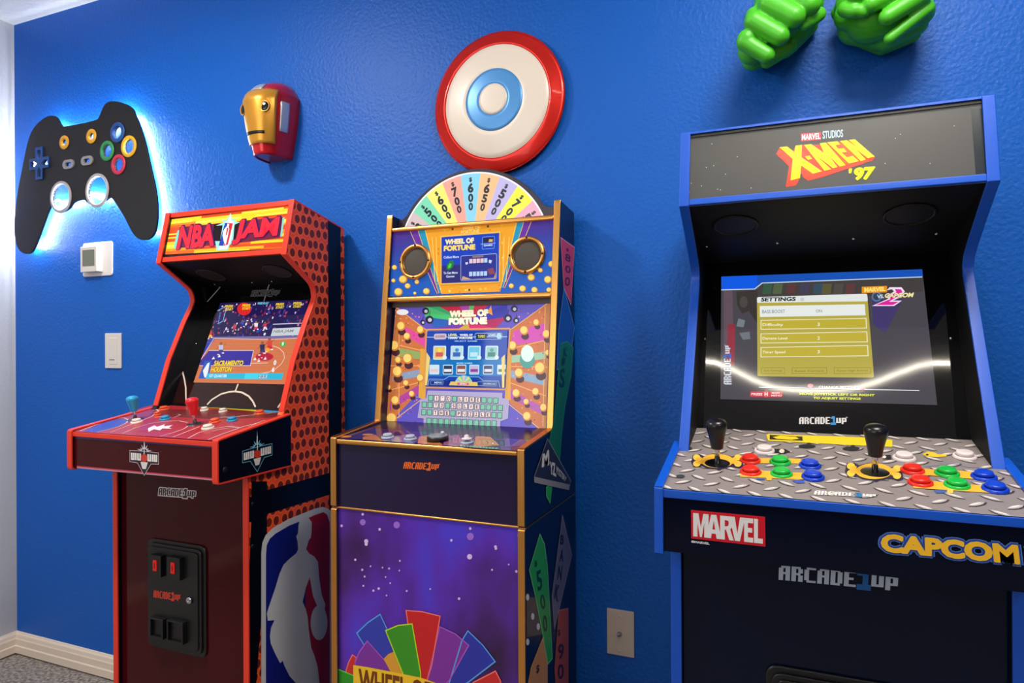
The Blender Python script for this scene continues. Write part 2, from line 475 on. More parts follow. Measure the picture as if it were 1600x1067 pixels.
def joystick(parent, plane, px, px_top, col, lab, rb=.0175, scale=1.0, dust=(14, 14, 14), dr=.021, hgt=None):
    """shaft, dust washer and bat top; px = where the shaft meets the panel, px_top = top of the bat"""
    p = plane.hit(*px); R = rot_from(plane.n)
    root = lathe_mesh([(.0045*scale, -.002), (.0045*scale, .03*scale), (.004*scale, .032*scale)], 16).build('joystick', 'chrome', parent, at=(p, R), label=lab)
    w = lathe_mesh([(dr, 0), (dr, .001), (dr*.9, .002), (.006, .0026)], 32).build('dust_washer', plastic(dust, .25), root, at=(p, None)); w.location = (0, 0, 0)
    # bat height from the photograph
    H = hgt
    bt = lathe_mesh([(rb*.5, H*.36), (rb*.58, H*.365), (rb*.66, H*.5), (rb*.80, H*.66), (rb*.96, H*.80), (rb, H*.87), (rb*.96, H*.92), (rb*.82, H*.965), (rb*.55, H*.99), (rb*.25, H), (.0001, H)], 32)
    b = bt.build('bat_top', plastic(col, .28), root, at=(p, None)); b.location = (0, 0, 0)
    return root
def screw(parent, plane, px, r=.0035, m='black_plastic', pos=None):
    loc = Vector(pos) if pos is not None else plane.hit(*px)
    k = ('s', round(r, 4), m)
    if k in _bt: return share('screw', _bt[k], parent, loc, rot_from(plane.n))
    o = lathe_mesh([(r, 0), (r, .001), (r*.7, .0022), (.0001, .0026)], 14).build('screw', m, parent, at=(loc, rot_from(plane.n)))
    _bt[k] = o; return o
def grille(parent, plane, c, r, name='speaker_grille', m='mesh_black'):
    R = rot_from(plane.n); c = Vector(c)
    g = lathe_mesh([(r, 0), (r, .002), (r*.94, .0035), (r*.88, .0022), (r*.86, .0012), (r*.5, .0012), (.0001, .0012)], 40).build(name, m, parent, at=(c, R))
    return g
def body_panels(root, prof, trim, x0, x1, t, side_mats, trim_mat, names=('side_panel',)):
    a = MB().prism_x(prof, x0, x0+t).build('side_panel', side_mats[0], root)
    b = MB().prism_x(prof, x1-t, x1).build('side_panel', side_mats[1], root)
    for q, (u, v) in ((a, (x0, x0+t)), (b, (x1-t, x1))):
        s_ = trim_strip(trim, u, v).build('edge_moulding', trim_mat, q, bevel=.0012); s_.location = (0, 0, 0)
    return a, b
def rounded(plane, q4, rad, z=None):
    a = Art(plane, z); a.rrect(q4, rad, (0, 0, 0), 0); return [Vector(p) for p in a.v]
# ================================================================ basketball cabinet
def basketball():
    m = mat('orange_basketball_print', (225, 75, 35), .35); nt = m.node_tree; b = nt.nodes['Principled BSDF']
    tc = nt.nodes.new('ShaderNodeTexCoord'); mp = nt.nodes.new('ShaderNodeMapping'); mp.inputs['Location'].default_value = (-.38, -.38, 0); sx = nt.nodes.new('ShaderNodeSeparateXYZ'); cx = nt.nodes.new('ShaderNodeCombineXYZ')
    def mth(op, b=None, c=None):
        q = nt.nodes.new('ShaderNodeMath'); q.operation = op
        if b is not None: q.inputs[1].default_value = b
        if c is not None: q.inputs[2].default_value = c
        return q
    my = mth('MULTIPLY', 38); mz = mth('MULTIPLY', 33); fl = mth('FLOOR'); md = mth('PINGPONG', 1); ma = mth('MULTIPLY_ADD', .5)
    v = nt.nodes.new('ShaderNodeTexVoronoi'); v.inputs['Randomness'].default_value = .24; v.voronoi_dimensions = '2D'; v.inputs['Scale'].default_value = 1
    r = nt.nodes.new('ShaderNodeValToRGB'); e = r.color_ramp.elements; e[0].position = .33; e[0].color = lin((118, 34, 6)); e[1].position = .375; e[1].color = lin((196, 46, 20))
    x = e.new(.40); x.color = lin((255, 136, 70)); x = e.new(.46); x.color = lin((255, 90, 38)); x = e.new(.65); x.color = lin((250, 72, 32))
    nt.links.new(tc.outputs['Object'], sx.inputs[0]); nt.links.new(sx.outputs[1], my.inputs[0]); nt.links.new(sx.outputs[2], mz.inputs[0]); nt.links.new(mz.outputs[0], fl.inputs[0]); nt.links.new(fl.outputs[0], md.inputs[0]); nt.links.new(md.outputs[0], ma.inputs[0]); nt.links.new(my.outputs[0], ma.inputs[2]); nt.links.new(ma.outputs[0], cx.inputs[0]); nt.links.new(mz.outputs[0], cx.inputs[1]); nt.links.new(cx.outputs[0], mp.inputs[0]); nt.links.new(mp.outputs[0], v.inputs['Vector']); nt.links.new(v.outputs['Distance'], r.inputs[0]); nt.links.new(r.outputs[0], b.inputs['Base Color'])
    return m
M['basketball'] = basketball()
JX0, JX1, T = -1.681, -1.207, .016
jam = empty('arcade_cabinet', (-1.444, -.21, 0), 'arcade cabinet with orange basketball-textured sides and a maroon front, leftmost of the three', 'arcade cabinet', 'stand-up arcade cabinets along the wall')
front = [(-.2306, 1.5793), (-.2633, 1.4306), (-.2150, 1.4000), (-.1709, 1.3715), (-.1560, 1.3600), (-.1478, 1.3450), (-.1450, 1.3270), (-.1500, 1.3130), (-.1809, 1.2571), (-.2313, 1.1507), (-.2748, 1.0201)]
prof = [(-.018, .09), (-.018, 1.5344)]+front+[(-.30, .985), (-.399, .96), (-.399, 0), (-.03, 0), (-.03, .09)]
body_panels(jam, prof, [(-.019, 1.5344)]+front, JX0, JX1, T, ('navy_black', 'basketball'), 'red_trim')
s_ = trim_strip([(-.399, .88), (-.399, .002)], JX0, JX0+T).build('front_moulding', 'red_trim', jam, bevel=.0012)
s_ = trim_strip([(-.399, .88), (-.399, .002)], JX1-T, JX1).build('front_moulding', 'red_trim', jam, bevel=.0012)
xi0, xi1 = JX0+T, JX1-T
MB().box(xi0, xi1, -.03, -.022, .05, 1.53).build('back_panel', 'black', jam)
MB().extr([(xi0, -.022, 1.5260), (xi1, -.022, 1.5260), (xi1, -.215, 1.5640), (xi0, -.215, 1.5640)], (0, 0, .008)).build('top_panel', 'black', jam)
MB().box(xi0, xi1, -.386, -.378, .02, .9).build('front_panel', 'maroon', jam)
# side print: black bands and the big sports crest
ps = Plane((JX1, 0, 0), (0, 1, 0), (0, 0, 1))
a = Art(ps, (0, 0, 1)); BK = (7, 8, 12)
def yz(y, z): return (y, z)
a.z = 'uv'
a.poly([(-.0925, 1.5475), (-.0345, 1.5372), (-.0345, .04), (-.0925, .04)], BK)
a.z = None
a.poly([(393, 752), (417, 752), (417.2, 765.6), (540, 731.5), (540, 765), (420, 802.2), (417, 803), (417, 830), (410, 945), (396, 1120), (388.5, 1120), (388.5, 905), (392.5, 816), (388.5, 816), (388.5, 776), (392.5, 776)], BK)
a.z = (370, 640, 2.5)
crest = [(95, 1200), (95, 560), (99, 520), (112, 490), (140, 462), (200, 428), (300, 388), (335, 379), (355, 386), (372, 402), (388, 430), (392, 470), (392, 1200)]
a.poly(crest, (214, 214, 218), 1)
a.poly([(113, 1200), (113, 566), (116, 530), (128, 504), (150, 484), (205, 452), (268, 428), (268, 1200)], (22, 30, 128), 2)
a.poly([(268, 428), (300, 413), (338, 400), (352, 410), (362, 440), (362, 1200), (268, 1200)], (176, 10, 26), 2)
a.poly([(262, 416), (278, 420), (292, 440), (291, 478), (288, 500), (280, 510), (270, 545), (282, 562), (302, 574), (316, 594), (320, 650), (330, 720), (345, 762), (340, 790), (322, 785), (308, 755), (296, 725), (290, 690), (284, 655), (270, 690), (256, 750), (268, 778), (276, 810), (280, 860), (290, 930), (302, 960), (314, 1000), (322, 1067), (340, 1200), (260, 1200), (230, 1068), (205, 1040), (185, 1000), (178, 980), (168, 990), (150, 955), (132, 915), (128, 885), (133, 850), (146, 822), (120, 824), (116, 796), (130, 752), (148, 700), (166, 640), (182, 605), (205, 582), (232, 560), (238, 545), (236, 515), (231, 495), (238, 482), (240, 450), (248, 425)], (214, 214, 218), 3)
a.ell((320, 832), 33, 68, (214, 214, 218), 3, 28)
a.build('side_graphics', 'print', jam, label='black bands and white ball player crest on blue and red')
for p in ((394.5, 787), (394.5, 853)): screw(jam, ps, p, .005)
# marquee
pm = slope_plane((-.2306+.011, 1.5793), (-.2633+.011, 1.4306))
o_ = Vector((0, -.2633+.011, 1.4306)); mv = pm.v if pm.v.z > 0 else -pm.v
def mp_(x, t, h=0): return Vector((x, 0, 0))+o_+mv*t+pm.n*h
mq = MB().extr([mp_(xi0, .0), mp_(xi1, .0), mp_(xi1, .150), mp_(xi0, .150)], pm.n*-.006).build('marquee', 'black', jam)
MB().extr([mp_(xi0, .002, .006), mp_(xi1, .002, .006), mp_(xi1, .0165, .006), mp_(xi0, .0165, .006)], pm.n*-.008).build('marquee_rail', 'red_trim', mq, bevel=.001)
MB().extr([mp_(xi0, .139, .006), mp_(xi1, .139, .006), mp_(xi1, .1535, .006), mp_(xi0, .1535, .006)], pm.n*-.008).build('marquee_rail', 'red_trim', mq, bevel=.001)
a = Art(pm, (240, 300, 7.273))
qm = [(190, 312), (1560, 150), (1470, 640), (100, 712)]
B = a.bil(qm)
def band(v0, v1, u0, u1, c, L=0): a.poly([B(u0, v0), B(u1, v0), B(u1, v1), B(u0, v1)], c, L, True)
band(0, 1, 0, 1, (214, 74, 30))
rr = random.Random(3); cols = [(240, 140, 30), (250, 205, 40), (255, 236, 70), (214, 74, 30), (232, 100, 34)]
v = 0
while v < 1:
    h = rr.choice((.035, .05, .065)); band(v, min(1, v+h), 0, .30, cols[rr.randrange(5)], 1); band(v, min(1, v+h), .72, 1, cols[rr.randrange(5)], 1); band(v, min(1, v+h), .28, .74, cols[rr.choice((0, 1, 3, 4))], 1); v += h
band(.86, .93, .2, 1, (250, 205, 40), 2); band(.93, .97, .62, .95, (255, 236, 70), 2); band(.80, .86, .24, .62, (255, 240, 90), 2)
band(.03, .09, .28, .85, (250, 180, 35), 2); band(.2, .27, 0, .12, (255, 236, 70), 2); band(.09, .15, 0, .2, (240, 150, 35), 2)
G = (120, 210, 196); K = (26, 14, 22)
a.poly([(275, 440), (330, 425), (260, 640), (228, 640)], G, 3); a.poly([(1440, 300), (1490, 290), (1462, 505), (1425, 512)], G, 3)
a.poly([(300, 400), (1470, 285), (1440, 520), (1150, 560), (640, 610), (270, 640)], (110, 30, 60), 3)
a.poly([(690, 370), (1010, 345), (960, 590), (660, 610)], K, 4)
star = [(878, 240), (898, 310), (940, 300), (925, 335), (990, 345), (925, 372), (905, 580), (870, 600), (850, 660), (720, 668), (705, 560), (760, 560), (790, 380), (715, 385), (795, 350), (780, 320), (835, 320)]
a.poly(star, (150, 222, 210), 5)
a.poly([(878, 262), (890, 330), (920, 345), (880, 560), (840, 650), (735, 655), (760, 600), (815, 350), (855, 320)], (236, 244, 248), 6)
a.poly([(818, 352), (862, 355), (800, 615), (745, 612)], (30, 64, 170), 7)
a.poly([(862, 355), (908, 358), (850, 600), (802, 615)], (206, 40, 52), 7)
a.poly([(846, 362), (866, 368), (858, 400), (866, 420), (856, 470), (846, 520), (836, 560), (826, 605), (806, 570), (790, 500), (796, 450), (820, 410), (838, 392)], (244, 246, 250), 8)
a.poly([(840, 408), (858, 412), (850, 450), (838, 500), (826, 490), (834, 450)], (206, 40, 52), 9)
for t, q in (('NBA', [(322, 388), (712, 360), (692, 618), (262, 660)]), ('JAM', [(962, 322), (1448, 280), (1400, 565), (890, 605)])):
    a.text(t, q, (60, 22, 92), 10, off=.05, grow=.03, shift=(.003, -.0012))
    a.text(t, q, (70, 16, 60), 11, off=.05, grow=.022)
    a.text(t, q, (226, 38, 62), 12, off=.05)
a.build('marquee_art', 'self_lit', mq, label='striped yellow and orange marquee with red NBA JAM lettering')
# underside with the two speakers
pu = slope_plane((-.2520, 1.4290), (-.078, 1.3735))
MB().extr([(xi0, -.2520, 1.4290), (xi1, -.2520, 1.4290), (xi1, -.074, 1.3722), (xi0, -.074, 1.3722)], (0, .001, .008)).build('speaker_panel', 'black_flat', jam)
sp_ = jam.children[-1]
sp_ = [c for c in jam.children if c.name.startswith('speaker_panel')][0]
for x in (-1.575, -1.325): grille(sp_, pu, Vector((x, -.165, 1.4290-.087*.319)), .042)
for x in (-1.63, -1.48, -1.405, -1.26): screw(jam, pu, None, .003, 'chrome', pos=(x, -.10, 1.4290-.152*.319))
# bezel, screen
pb = slope_plane((-.0993, 1.3244), (-.2257, 1.023))
k = (.2257-.0993)/(1.3244-1.023)
def bz(z): return -.0993-(1.3244-z)*k
MB().extr([(xi0, bz(1.374), 1.374), (xi1, bz(1.374), 1.374), (xi1, bz(1.012), 1.012), (xi0, bz(1.012), 1.012)], pb.n*-.006).build('screen_bezel', 'black_gloss', jam)
bez = [c for c in jam.children if c.name.startswith('screen_bezel')][0]
a = Art(pb, (230, 440, 4.85))
WH = (190, 186, 182); OW = (222, 208, 190)
a.poly([(195, 920), (250, 700), (350, 775), (1050, 780), (1030, 880), (990, 962)], (38, 14, 14), 0)
a.pline([(690, 775), (668, 833)], .005, OW, 1); a.pline([(455, 932), (490, 895), (560, 852), (620, 836), (668, 832), (720, 840), (770, 868), (800, 905), (822, 950)], .005, OW, 1)
a.pline([(1040, 870), (1015, 920), (990, 955)], .005, OW, 1); a.pline([(268, 680), (283, 740), (293, 800), (296, 925)], .005, OW, 1)
a.z = (230, 290, 5)
a.pline([(470, 908), (540, 830), (612, 742)], .004, WH, 1); a.pline([(960, 755), (935, 830), (912, 905)], .004, (170, 166, 164), 1)
a.pline([(700, 741), (860, 738)], .003, (130, 128, 128), 1); a.pline([(875, 722), (920, 742), (985, 748), (1060, 728)], .003, (130, 128, 128), 1)
a.logo([(822, 820), (1046, 812), (1030, 858), (808, 866)], (60, 60, 62), (60, 60, 62), 2, edge=(170, 168, 168), ew=.0008)
for p in ((306.5, 537),): screw(bez, pb, p, .003, 'chrome')
a.build('bezel_graphics', 'acrylic_art', into=bez, label='black bezel with white court lines')
a = Art(pb, (300, 460, 7.116), h0=.0012)
sq = [(318, 96), (1305, 60), (1045, 1001), (22, 980)]
MB().extr([pb.hit(300+x/7.116, 460+y/7.116)+pb.n*.0009 for x, y in sq], pb.n*-.005).build('screen', 'black_gloss', jam)
scr = [c for c in jam.children if c.name.startswith('screen') and not c.name.startswith('screen_b')][0]
B = a.bil(sq); a.setclip(sq)
def P(u, v): return B(u, 1-v)
a.poly([P(0, 0), P(1, 0), P(1, 1), P(0, 1)], (34, 26, 82), 0, True)
r2 = random.Random(11)
for i in range(210):
    u = r2.random(); v = .02+.42*r2.random(); c = r2.choice([(120, 60, 130), (190, 60, 90), (60, 70, 160), (205, 150, 170), (230, 225, 235), (70, 40, 100), (150, 40, 70), (40, 60, 190), (90, 80, 150)])
    w = .006+.016*r2.random(); h = .012+.02*r2.random(); p = P(u, v); a.ell(p, .338*w*.6, .258*h*.7, c, 1, 7, True)
a.poly([P(.0, .44), P(1, .44), P(1, .47), P(0, .47)], (120, 110, 170), 2, True)
a.poly([P(0, .47), P(1, .47), P(1, 1), P(0, 1)], (216, 122, 78), 2, True)
for i in range(14):
    v = .47+.53*i/14; a.line(P(0, v), P(1, v), .0006, (200, 104, 62), 3, True)
a.poly([P(0, .44), P(.08, .47), P(.0, .68), P(0, .6)], (44, 60, 170), 3, True)
a.z = (300, 460, 7.116)
a.poly([(195, 628), (690, 626), (655, 792), (92, 792), (100, 740)], (56, 44, 160), 4)
a.pline([(250, 492), (100, 735)], .002, (240, 225, 235), 5); a.pline([(195, 626), (690, 626), (655, 795), (90, 795)], .0018, (240, 220, 230), 5)
a.pline([(250, 490), (860, 505), (1185, 488)], .0018, (235, 200, 190), 5)
a.ell((812, 696), 100, 46, (206, 32, 62), 5, 24); a.ell((812, 696), 86, 38, (190, 26, 56), 6, 24)
a.pline([(905, 575), (975, 600), (1025, 650), (1035, 710), (1000, 775), (935, 830), (860, 865), (760, 885)], .002, (245, 205, 190), 5)
a.pline([(660, 768), (850, 765)], .0018, (240, 200, 190), 5)
a.poly([(905, 340), (1240, 325), (1235, 318), (905, 330)], (210, 205, 235), 4)
a.poly([(905, 382), (1228, 366), (1200, 455), (880, 466)], (206, 212, 222), 4); a.text('NBA JAM', [(920, 400), (1140, 392), (1120, 432), (905, 440)], (120, 140, 130), 5)
a.pline([(290, 185), (395, 130), (350, 300), (290, 330)], .0025, (120, 190, 235), 5); a.pline([(320, 205), (300, 320)], .002, (90, 160, 230), 5)
a.ell((585, 165), 78, 70, (226, 44, 44), 4, 22)
for (x, y) in ((420, 150), (612, 140), (985, 128), (1178, 118)):
    for j, t in enumerate(('PRESS', 'START')): a.text(t, [(x-42, y-28+j*34), (x+48, y-31+j*34), (x+40, y-2+j*34), (x-50, y+1+j*34)], (250, 214, 40), 6, off=.04)
a.text('FREE PLAY', [(742, 92), (862, 88), (856, 112), (736, 116)], (110, 220, 250), 6, off=.03)
# players
def man(x, y, s, top, leg, skin=(150, 92, 66)):
    a.ell((x, y-s*.9), s*.16, s*.15, skin, 7, 10); a.poly([(x-s*.28, y-s*.72), (x+s*.26, y-s*.76), (x+s*.2, y-s*.2), (x-s*.22, y-s*.2)], top, 6)
    a.poly([(x-s*.22, y-s*.22), (x+s*.2, y-s*.22), (x+s*.3, y+s*.1), (x+s*.12, y+s*.12), (x, y), (x-s*.15, y+s*.3), (x-s*.32, y+s*.3)], leg, 6)
    a.line((x-s*.25, y-s*.6), (x-s*.5, y-s*.25), .002, skin, 7); a.line((x+s*.24, y-s*.66), (x+s*.5, y-s*.9), .002, skin, 7)
    a.poly([(x-s*.4, y+s*.28), (x-s*.2, y+s*.28), (x-s*.18, y+s*.4), (x-s*.42, y+s*.4)], (245, 240, 245), 8); a.poly([(x+s*.1, y+s*.1), (x+s*.34, y+s*.08), (x+s*.36, y+s*.2), (x+s*.1, y+s*.22)], (245, 240, 245), 8)
man(330, 640, 100, (190, 200, 230), (60, 60, 140)); man(870, 600, 110, (226, 70, 60), (214, 40, 50)); man(790, 640, 110, (40, 40, 80), (60, 50, 110)); man(770, 700, 60, (60, 50, 110), (170, 90, 60))
man(210, 470, 80, (220, 60, 50), (240, 190, 60)); man(720, 380, 80, (240, 230, 240), (220, 60, 110)); man(820, 380, 70, (210, 50, 90), (240, 230, 240)); man(480, 390, 60, (210, 60, 100), (190, 60, 90)); man(570, 350, 60, (50, 80, 190), (40, 60, 150))
a.ell((850, 618), 24, 22, (250, 170, 50), 8, 14)
for x, y in ((705, 722), (820, 716), (748, 742), (310, 690), (245, 712)): a.poly([(x-18, y+14), (x+6, y-20), (x+18, y+10)], (245, 240, 245), 8)
a.ell((1020, 556), 32, 30, (46, 190, 70), 7, 16); a.text('1', [(1010, 535), (1030, 535), (1026, 572), (1006, 572)], (230, 250, 230), 8)
a.poly([(150, 742), (230, 742), (188, 938), (78, 938)], (24, 90, 190), 7); a.poly([(180, 770), (205, 760), (190, 850), (175, 930), (145, 925), (130, 850)], (244, 244, 250), 8)
a.text('SACRAMENTO', [(262, 740), (588, 738), (572, 796), (248, 798)], (60, 40, 20), 8, off=.05, grow=.03); a.text('SACRAMENTO', [(262, 740), (588, 738), (572, 796), (248, 798)], (250, 214, 50), 9, off=.05)
a.text('HOUSTON', [(232, 808), (458, 806), (440, 866), (212, 868)], (60, 40, 20), 8, off=.05, grow=.03); a.text('HOUSTON', [(232, 808), (458, 806), (440, 866), (212, 868)], (250, 214, 50), 9, off=.05)
a.text('0', [(920, 735), (950, 735), (942, 790), (912, 790)], (245, 245, 250), 9, off=.05); a.text('6', [(900, 812), (930, 812), (922, 868), (892, 868)], (245, 245, 250), 9, off=.05)
a.poly([(180, 880), (1025, 880), (1005, 950), (160, 940)], (36, 190, 226), 8); a.poly([(600, 880), (860, 880), (840, 945), (590, 944)], (60, 220, 245), 9)
a.text('1ST QUARTER', [(205, 893), (402, 893), (394, 932), (197, 932)], (225, 245, 255), 10, off=.03); a.text('2:23', [(752, 895), (850, 895), (840, 940), (742, 940)], (24, 50, 110), 10, off=.12); a.text('2:23', [(756, 899), (846, 899), (838, 936), (748, 936)], (225, 245, 255), 11, off=.03)
a.build('screen_picture', 'screen', scr, label='lit screen showing a basketball video game')
# control deck
DY0, DY1, DZ0 = -.503, -.228, .878
pd = slope_plane((-.505, .9737), (-.228, 1.0172))
dp = [(-.506, .978), (-.2656, 1.0135), (-.2656, .878), (-.500, .878), (-.506, .884)]
deck = MB().prism_x([(-.500, .8815), (-.500, .9735), (-.2775, 1.0085), (-.2775, .985), (-.386, .960), (-.386, .8815)], JX0-.006, JX1).prism_x([(-.2775, .990), (-.2775, 1.0085), (-.228, 1.0163), (-.228, .992)], xi0, xi1).build('control_deck', 'maroon', jam)
for (u, v) in ((JX0-.022, JX0-.006), (JX1, JX1+.016)):
    q = MB().prism_x(dp, u, v).build('deck_side', 'navy_black', deck, bevel=.002)
    s_ = trim_strip([(-.2656, 1.0135), (-.500, .9789), (-.5045, .977), (-.506, .973), (-.506, .886), (-.5045, .8795), (-.500, .878), (-.27, .878)], u, v).build('edge_moulding', 'red_trim', q, bevel=.001)
MB().box(JX0-.006, JX1, -.5035, -.4995, .9622, .9737).build('front_rail', 'red_trim', deck, bevel=.001)
pf = Plane((0, -.5, 0), (1, 0, 0), (0, 0, 1))
a = Art(pf, (100, 620, 6.4))
a.poly([(112, 398), (1485, 485), (1485, 512), (112, 415)], (64, 34, 104), 0); a.poly([(130, 688), (1490, 812), (1490, 824), (130, 700)], (206, 50, 70), 0); a.poly([(130, 700), (1490, 824), (1490, 836), (130, 712)], (190, 140, 160), 0)
def badge(a, cx, cy, s, sk, c0, c1):
    def q(pts): return [(cx+x*s, cy+(y+sk*x)*s) for x, y in pts]
    for k in range(9):
        an = math.radians(-180+22.5*k); l = 62 if k == 4 else (44 if k % 2 else 34)
        if k == 4: l = 88
        ca, sa = math.cos(an), math.sin(an); b = .16
        a.poly(q([(l*ca*.9, l*sa-20), (14*math.cos(an-b*2), 14*math.sin(an-b*2)-26), (14*math.cos(an+b*2), 14*math.sin(an+b*2)-26)]), c0, 1)
    a.poly(q([(-72, -26), (72, -26), (72, 30), (30, 30), (0, 92), (-30, 30), (-72, 30)]), c1, 2)
    a.pline(q([(-72, -26), (-30, -28), (30, -28), (72, -26), (72, 30), (34, 32), (0, 92), (-34, 32), (-72, 30)]), .0013, c0, 3, True)
    for x in (-62, -52, -42, -31, -20): a.poly(q([(x-4, -16), (x+4, -16), (x+4, 20), (x-4, 20)]), (236, 230, 226), 4)
    for x in (20, 31, 42, 52, 62): a.poly(q([(x-4, -16), (x+4, -16), (x+4, 20), (x-4, 20)]), (236, 230, 226), 4)
    for x in (-57, -26, 25, 57): a.poly(q([(x-8, 12), (x+8, 12), (x+8, 20), (x-8, 20)]), (236, 230, 226), 4)
    a.ell((cx, cy+6*s), 17*s, 20*s, (206, 60, 44), 5, 18); a.poly(q([(-18, 26), (18, 26), (9, 60), (-9, 60)]), (226, 220, 216), 4)
    a.line(q([(0, -80)])[0], q([(0, -14)])[0], .0022, (250, 248, 244), 4)
badge(a, 806, 600, 2.0, .09, (206, 196, 206), (44, 20, 34))
a.build('deck_badge', 'print', deck)
psd = Plane((JX1+.016, 0, 0), (0, 1, 0), (0, 0, 1))
a = Art(psd, (340, 600, 6.667)); badge(a, 410, 715, 2.15, -.26, (120, 190, 214), (10, 26, 40)); a.build('deck_badge', 'print', deck)
screw(deck, psd, (351.5, 734), .007)
a = Art(pd, (100, 620, 6.4), h0=.0006)
a.setclip([(100, 348), (1495, 440), (2225, 181), (2150, 147), (900, 78), (810, 100)])
a.poly([(60, 345), (1500, 445), (2260, 200), (2150, 120), (900, 50)], (176, 36, 44), 0)
a.poly([(700, 130), (2300, 130), (2200, 205), (1500, 225), (700, 180)], (112, 26, 26), 1)
a.poly([(100, 350), (800, 110), (940, 100), (860, 190), (640, 260), (330, 352)], (150, 60, 92), 1)
a.poly([(205, 348), (330, 285), (470, 235), (560, 222), (625, 232), (630, 255), (560, 290), (420, 335), (320, 356)], (38, 70, 172), 2)
OWH = (240, 210, 205)
for pl_, w in (([(160, 345), (330, 280), (500, 225), (600, 210)], .003), ([(600, 212), (640, 232), (630, 262), (540, 305), (330, 358)], .003), ([(460, 360), (640, 292), (800, 232), (880, 200), (920, 160)], .003), ([(580, 372), (720, 312), (860, 272), (1000, 250), (1150, 245), (1240, 262)], .003), ([(1250, 290), (1200, 325), (1100, 360), (960, 400)], .003), ([(1090, 408), (1260, 340), (1360, 300)], .003), ([(1240, 420), (1340, 365), (1450, 330), (1640, 300), (1760, 312)], .003), ([(1440, 432), (1600, 370), (1800, 300), (1950, 262)], .003), ([(1100, 210), (1170, 185), (1140, 180)], .0022), ([(1560, 210), (1700, 205), (2080, 165)], .003), ([(900, 110), (950, 150), (930, 175)], .004), ([(1850, 300), (2000, 240), (2080, 250)], .0025), ([(1480, 350), (1560, 330), (1700, 310)], .002)):
    a.pline(pl_, w, OWH, 3)
a.poly([(840, 320), (905, 290), (930, 305), (1010, 280), (1000, 300), (1090, 288), (1050, 312), (1080, 325), (985, 322), (960, 342), (900, 330), (845, 358)], (244, 236, 236), 4)
a.poly([(760, 300), (860, 285), (840, 340), (740, 350)], (170, 40, 90), 2)
a.poly([(1345, 82), (2180, 128), (2110, 165), (1350, 104)], (206, 186, 30), 3); a.poly([(1985, 138), (2200, 135), (2150, 162), (1930, 165)], (70, 150, 210), 4)
for x, y, r_ in ((940, 205, .010), (1800, 355, .010), (1010, 105, .012)): a.disc((x, y), r_, (232, 84, 40), 2)
a.build('deck_graphics', 'print', deck, label='red basketball court artwork with white lines')
JR = (225, 30, 38); JB = (30, 150, 200); JO = (230, 88, 44); JW = (234, 222, 210)
joystick(deck, pd, (211.5, 656), (206, 617), (32, 158, 208), 'blue bat-top joystick', rb=.0150, dust=(60, 50, 52), dr=.021, hgt=.066)
joystick(deck, pd, (305, 663), (302, 620), JR, 'red bat-top joystick', rb=.0158, dust=(60, 50, 52), dr=.021, hgt=.070)
zq = lambda x, y: (100+x/6.4, 620+y/6.4)
for (x, y, c, r) in ((1000, 130, JO, .0145), (1012, 228, JB, .0145), (728, 258, JW, .0150), (935, 185, JO, .0095), (1405, 138, JW, .0115), (1590, 152, JW, .0115), (1510, 255, JO, .0145), (1440, 318, JW, .0155)):
    button(deck, pd, zq(x, y), c, r)
zq = lambda x, y: (340+x/6.667, 600+y/6.667)
for (x, y, c, r) in ((152, 384, JB, .0140), (440, 312, JO, .0145)): button(deck, pd, zq(x, y), c, r)
# lower front: word mark and coin door
pl = Plane((0, -.386, 0), (1, 0, 0), (0, 0, 1))
a = Art(pl, (90, 600, 4.103)); a.logo([(652, 664), (893, 682), (888, 730), (647, 712)], (60, 14, 20), (60, 14, 20), 0, edge=(232, 226, 228), ew=.0022)
a.build('word_mark', 'print', jam, label='white outlined ARCADE1UP lettering')
def coin_door(parent, plane, q4, name='coin_door'):
    """q4 = TL TR BR BL in plane coordinates"""
    def rr_(ins, h0, h1, rad):
        a = Art(plane, 'uv', h0=h0); (x0, y1), (x1, y0) = q4
        a.rrect([(x0+ins, y1-ins), (x1-ins, y1-ins), (x1-ins, y0+ins), (x0+ins, y0+ins)], rad, (0, 0, 0), 0, True, n=8)
        return [Vector(p) for p in a.v], plane.n*(h1-h0)
    p_, v_ = rr_(0, .0003, .006, .022); d = MB().extr(p_, v_).build(name, 'black_plastic', parent, bevel=.0025)
    p_, v_ = rr_(.009, .006, .0115, .018); MB().extr(p_, v_).build('door_frame', 'black_plastic', d, bevel=.002)
    p_, v_ = rr_(.017, .0115, .0150, .013); e = MB().extr(p_, v_).build('door_plate', 'black_plastic', d, bevel=.0015)
    return d, e
tl = pl.uv(233, 839); br = pl.uv(324.5, 1027); w_ = .116; 
cd, plate = coin_door(jam, pl, ((tl[0], tl[1]), (br[0], br[1]-.002)))
M['red_lamp'] = mat('red_coin_light', (190, 16, 14), .25, emit=(205, 24, 16), strength=.35)
pp = Plane((0, -.401, 0), (1, 0, 0), (0, 0, 1))
def pbox(parent, name, tlx, brx, h, m, bev=.001, h0=0):
    (x0, z1), (x1, z0) = pp.uv(*tlx), pp.uv(*brx)
    return MB().box(x0, x1, -.401-h, -.401-h0, z0, z1).build(name, m, parent, bevel=bev)
for (x0, x1, y0, y1) in ((241, 258, 864, 900), (267, 287.5, 867, 905)):
    b_ = pbox(cd, 'coin_slot', (x0, y0), (x1, y1), .013, 'black_plastic')
    (u0, z1), (u1, z0) = pp.uv(x0, y0), pp.uv(x1, y1); cx_ = (u0+u1)/2; cz_ = (z0+z1)/2; h_ = (z1-z0)
    MB().box(cx_-.0065, cx_+.0065, -.4165, -.4135, cz_-h_*.22, cz_+h_*.28).build('reject_button', 'red_lamp', b_, bevel=.001)
    MB().box(cx_-.001, cx_+.001, -.4172, -.416, cz_-h_*.1, cz_+h_*.15).build('coin_slit', 'black', b_)
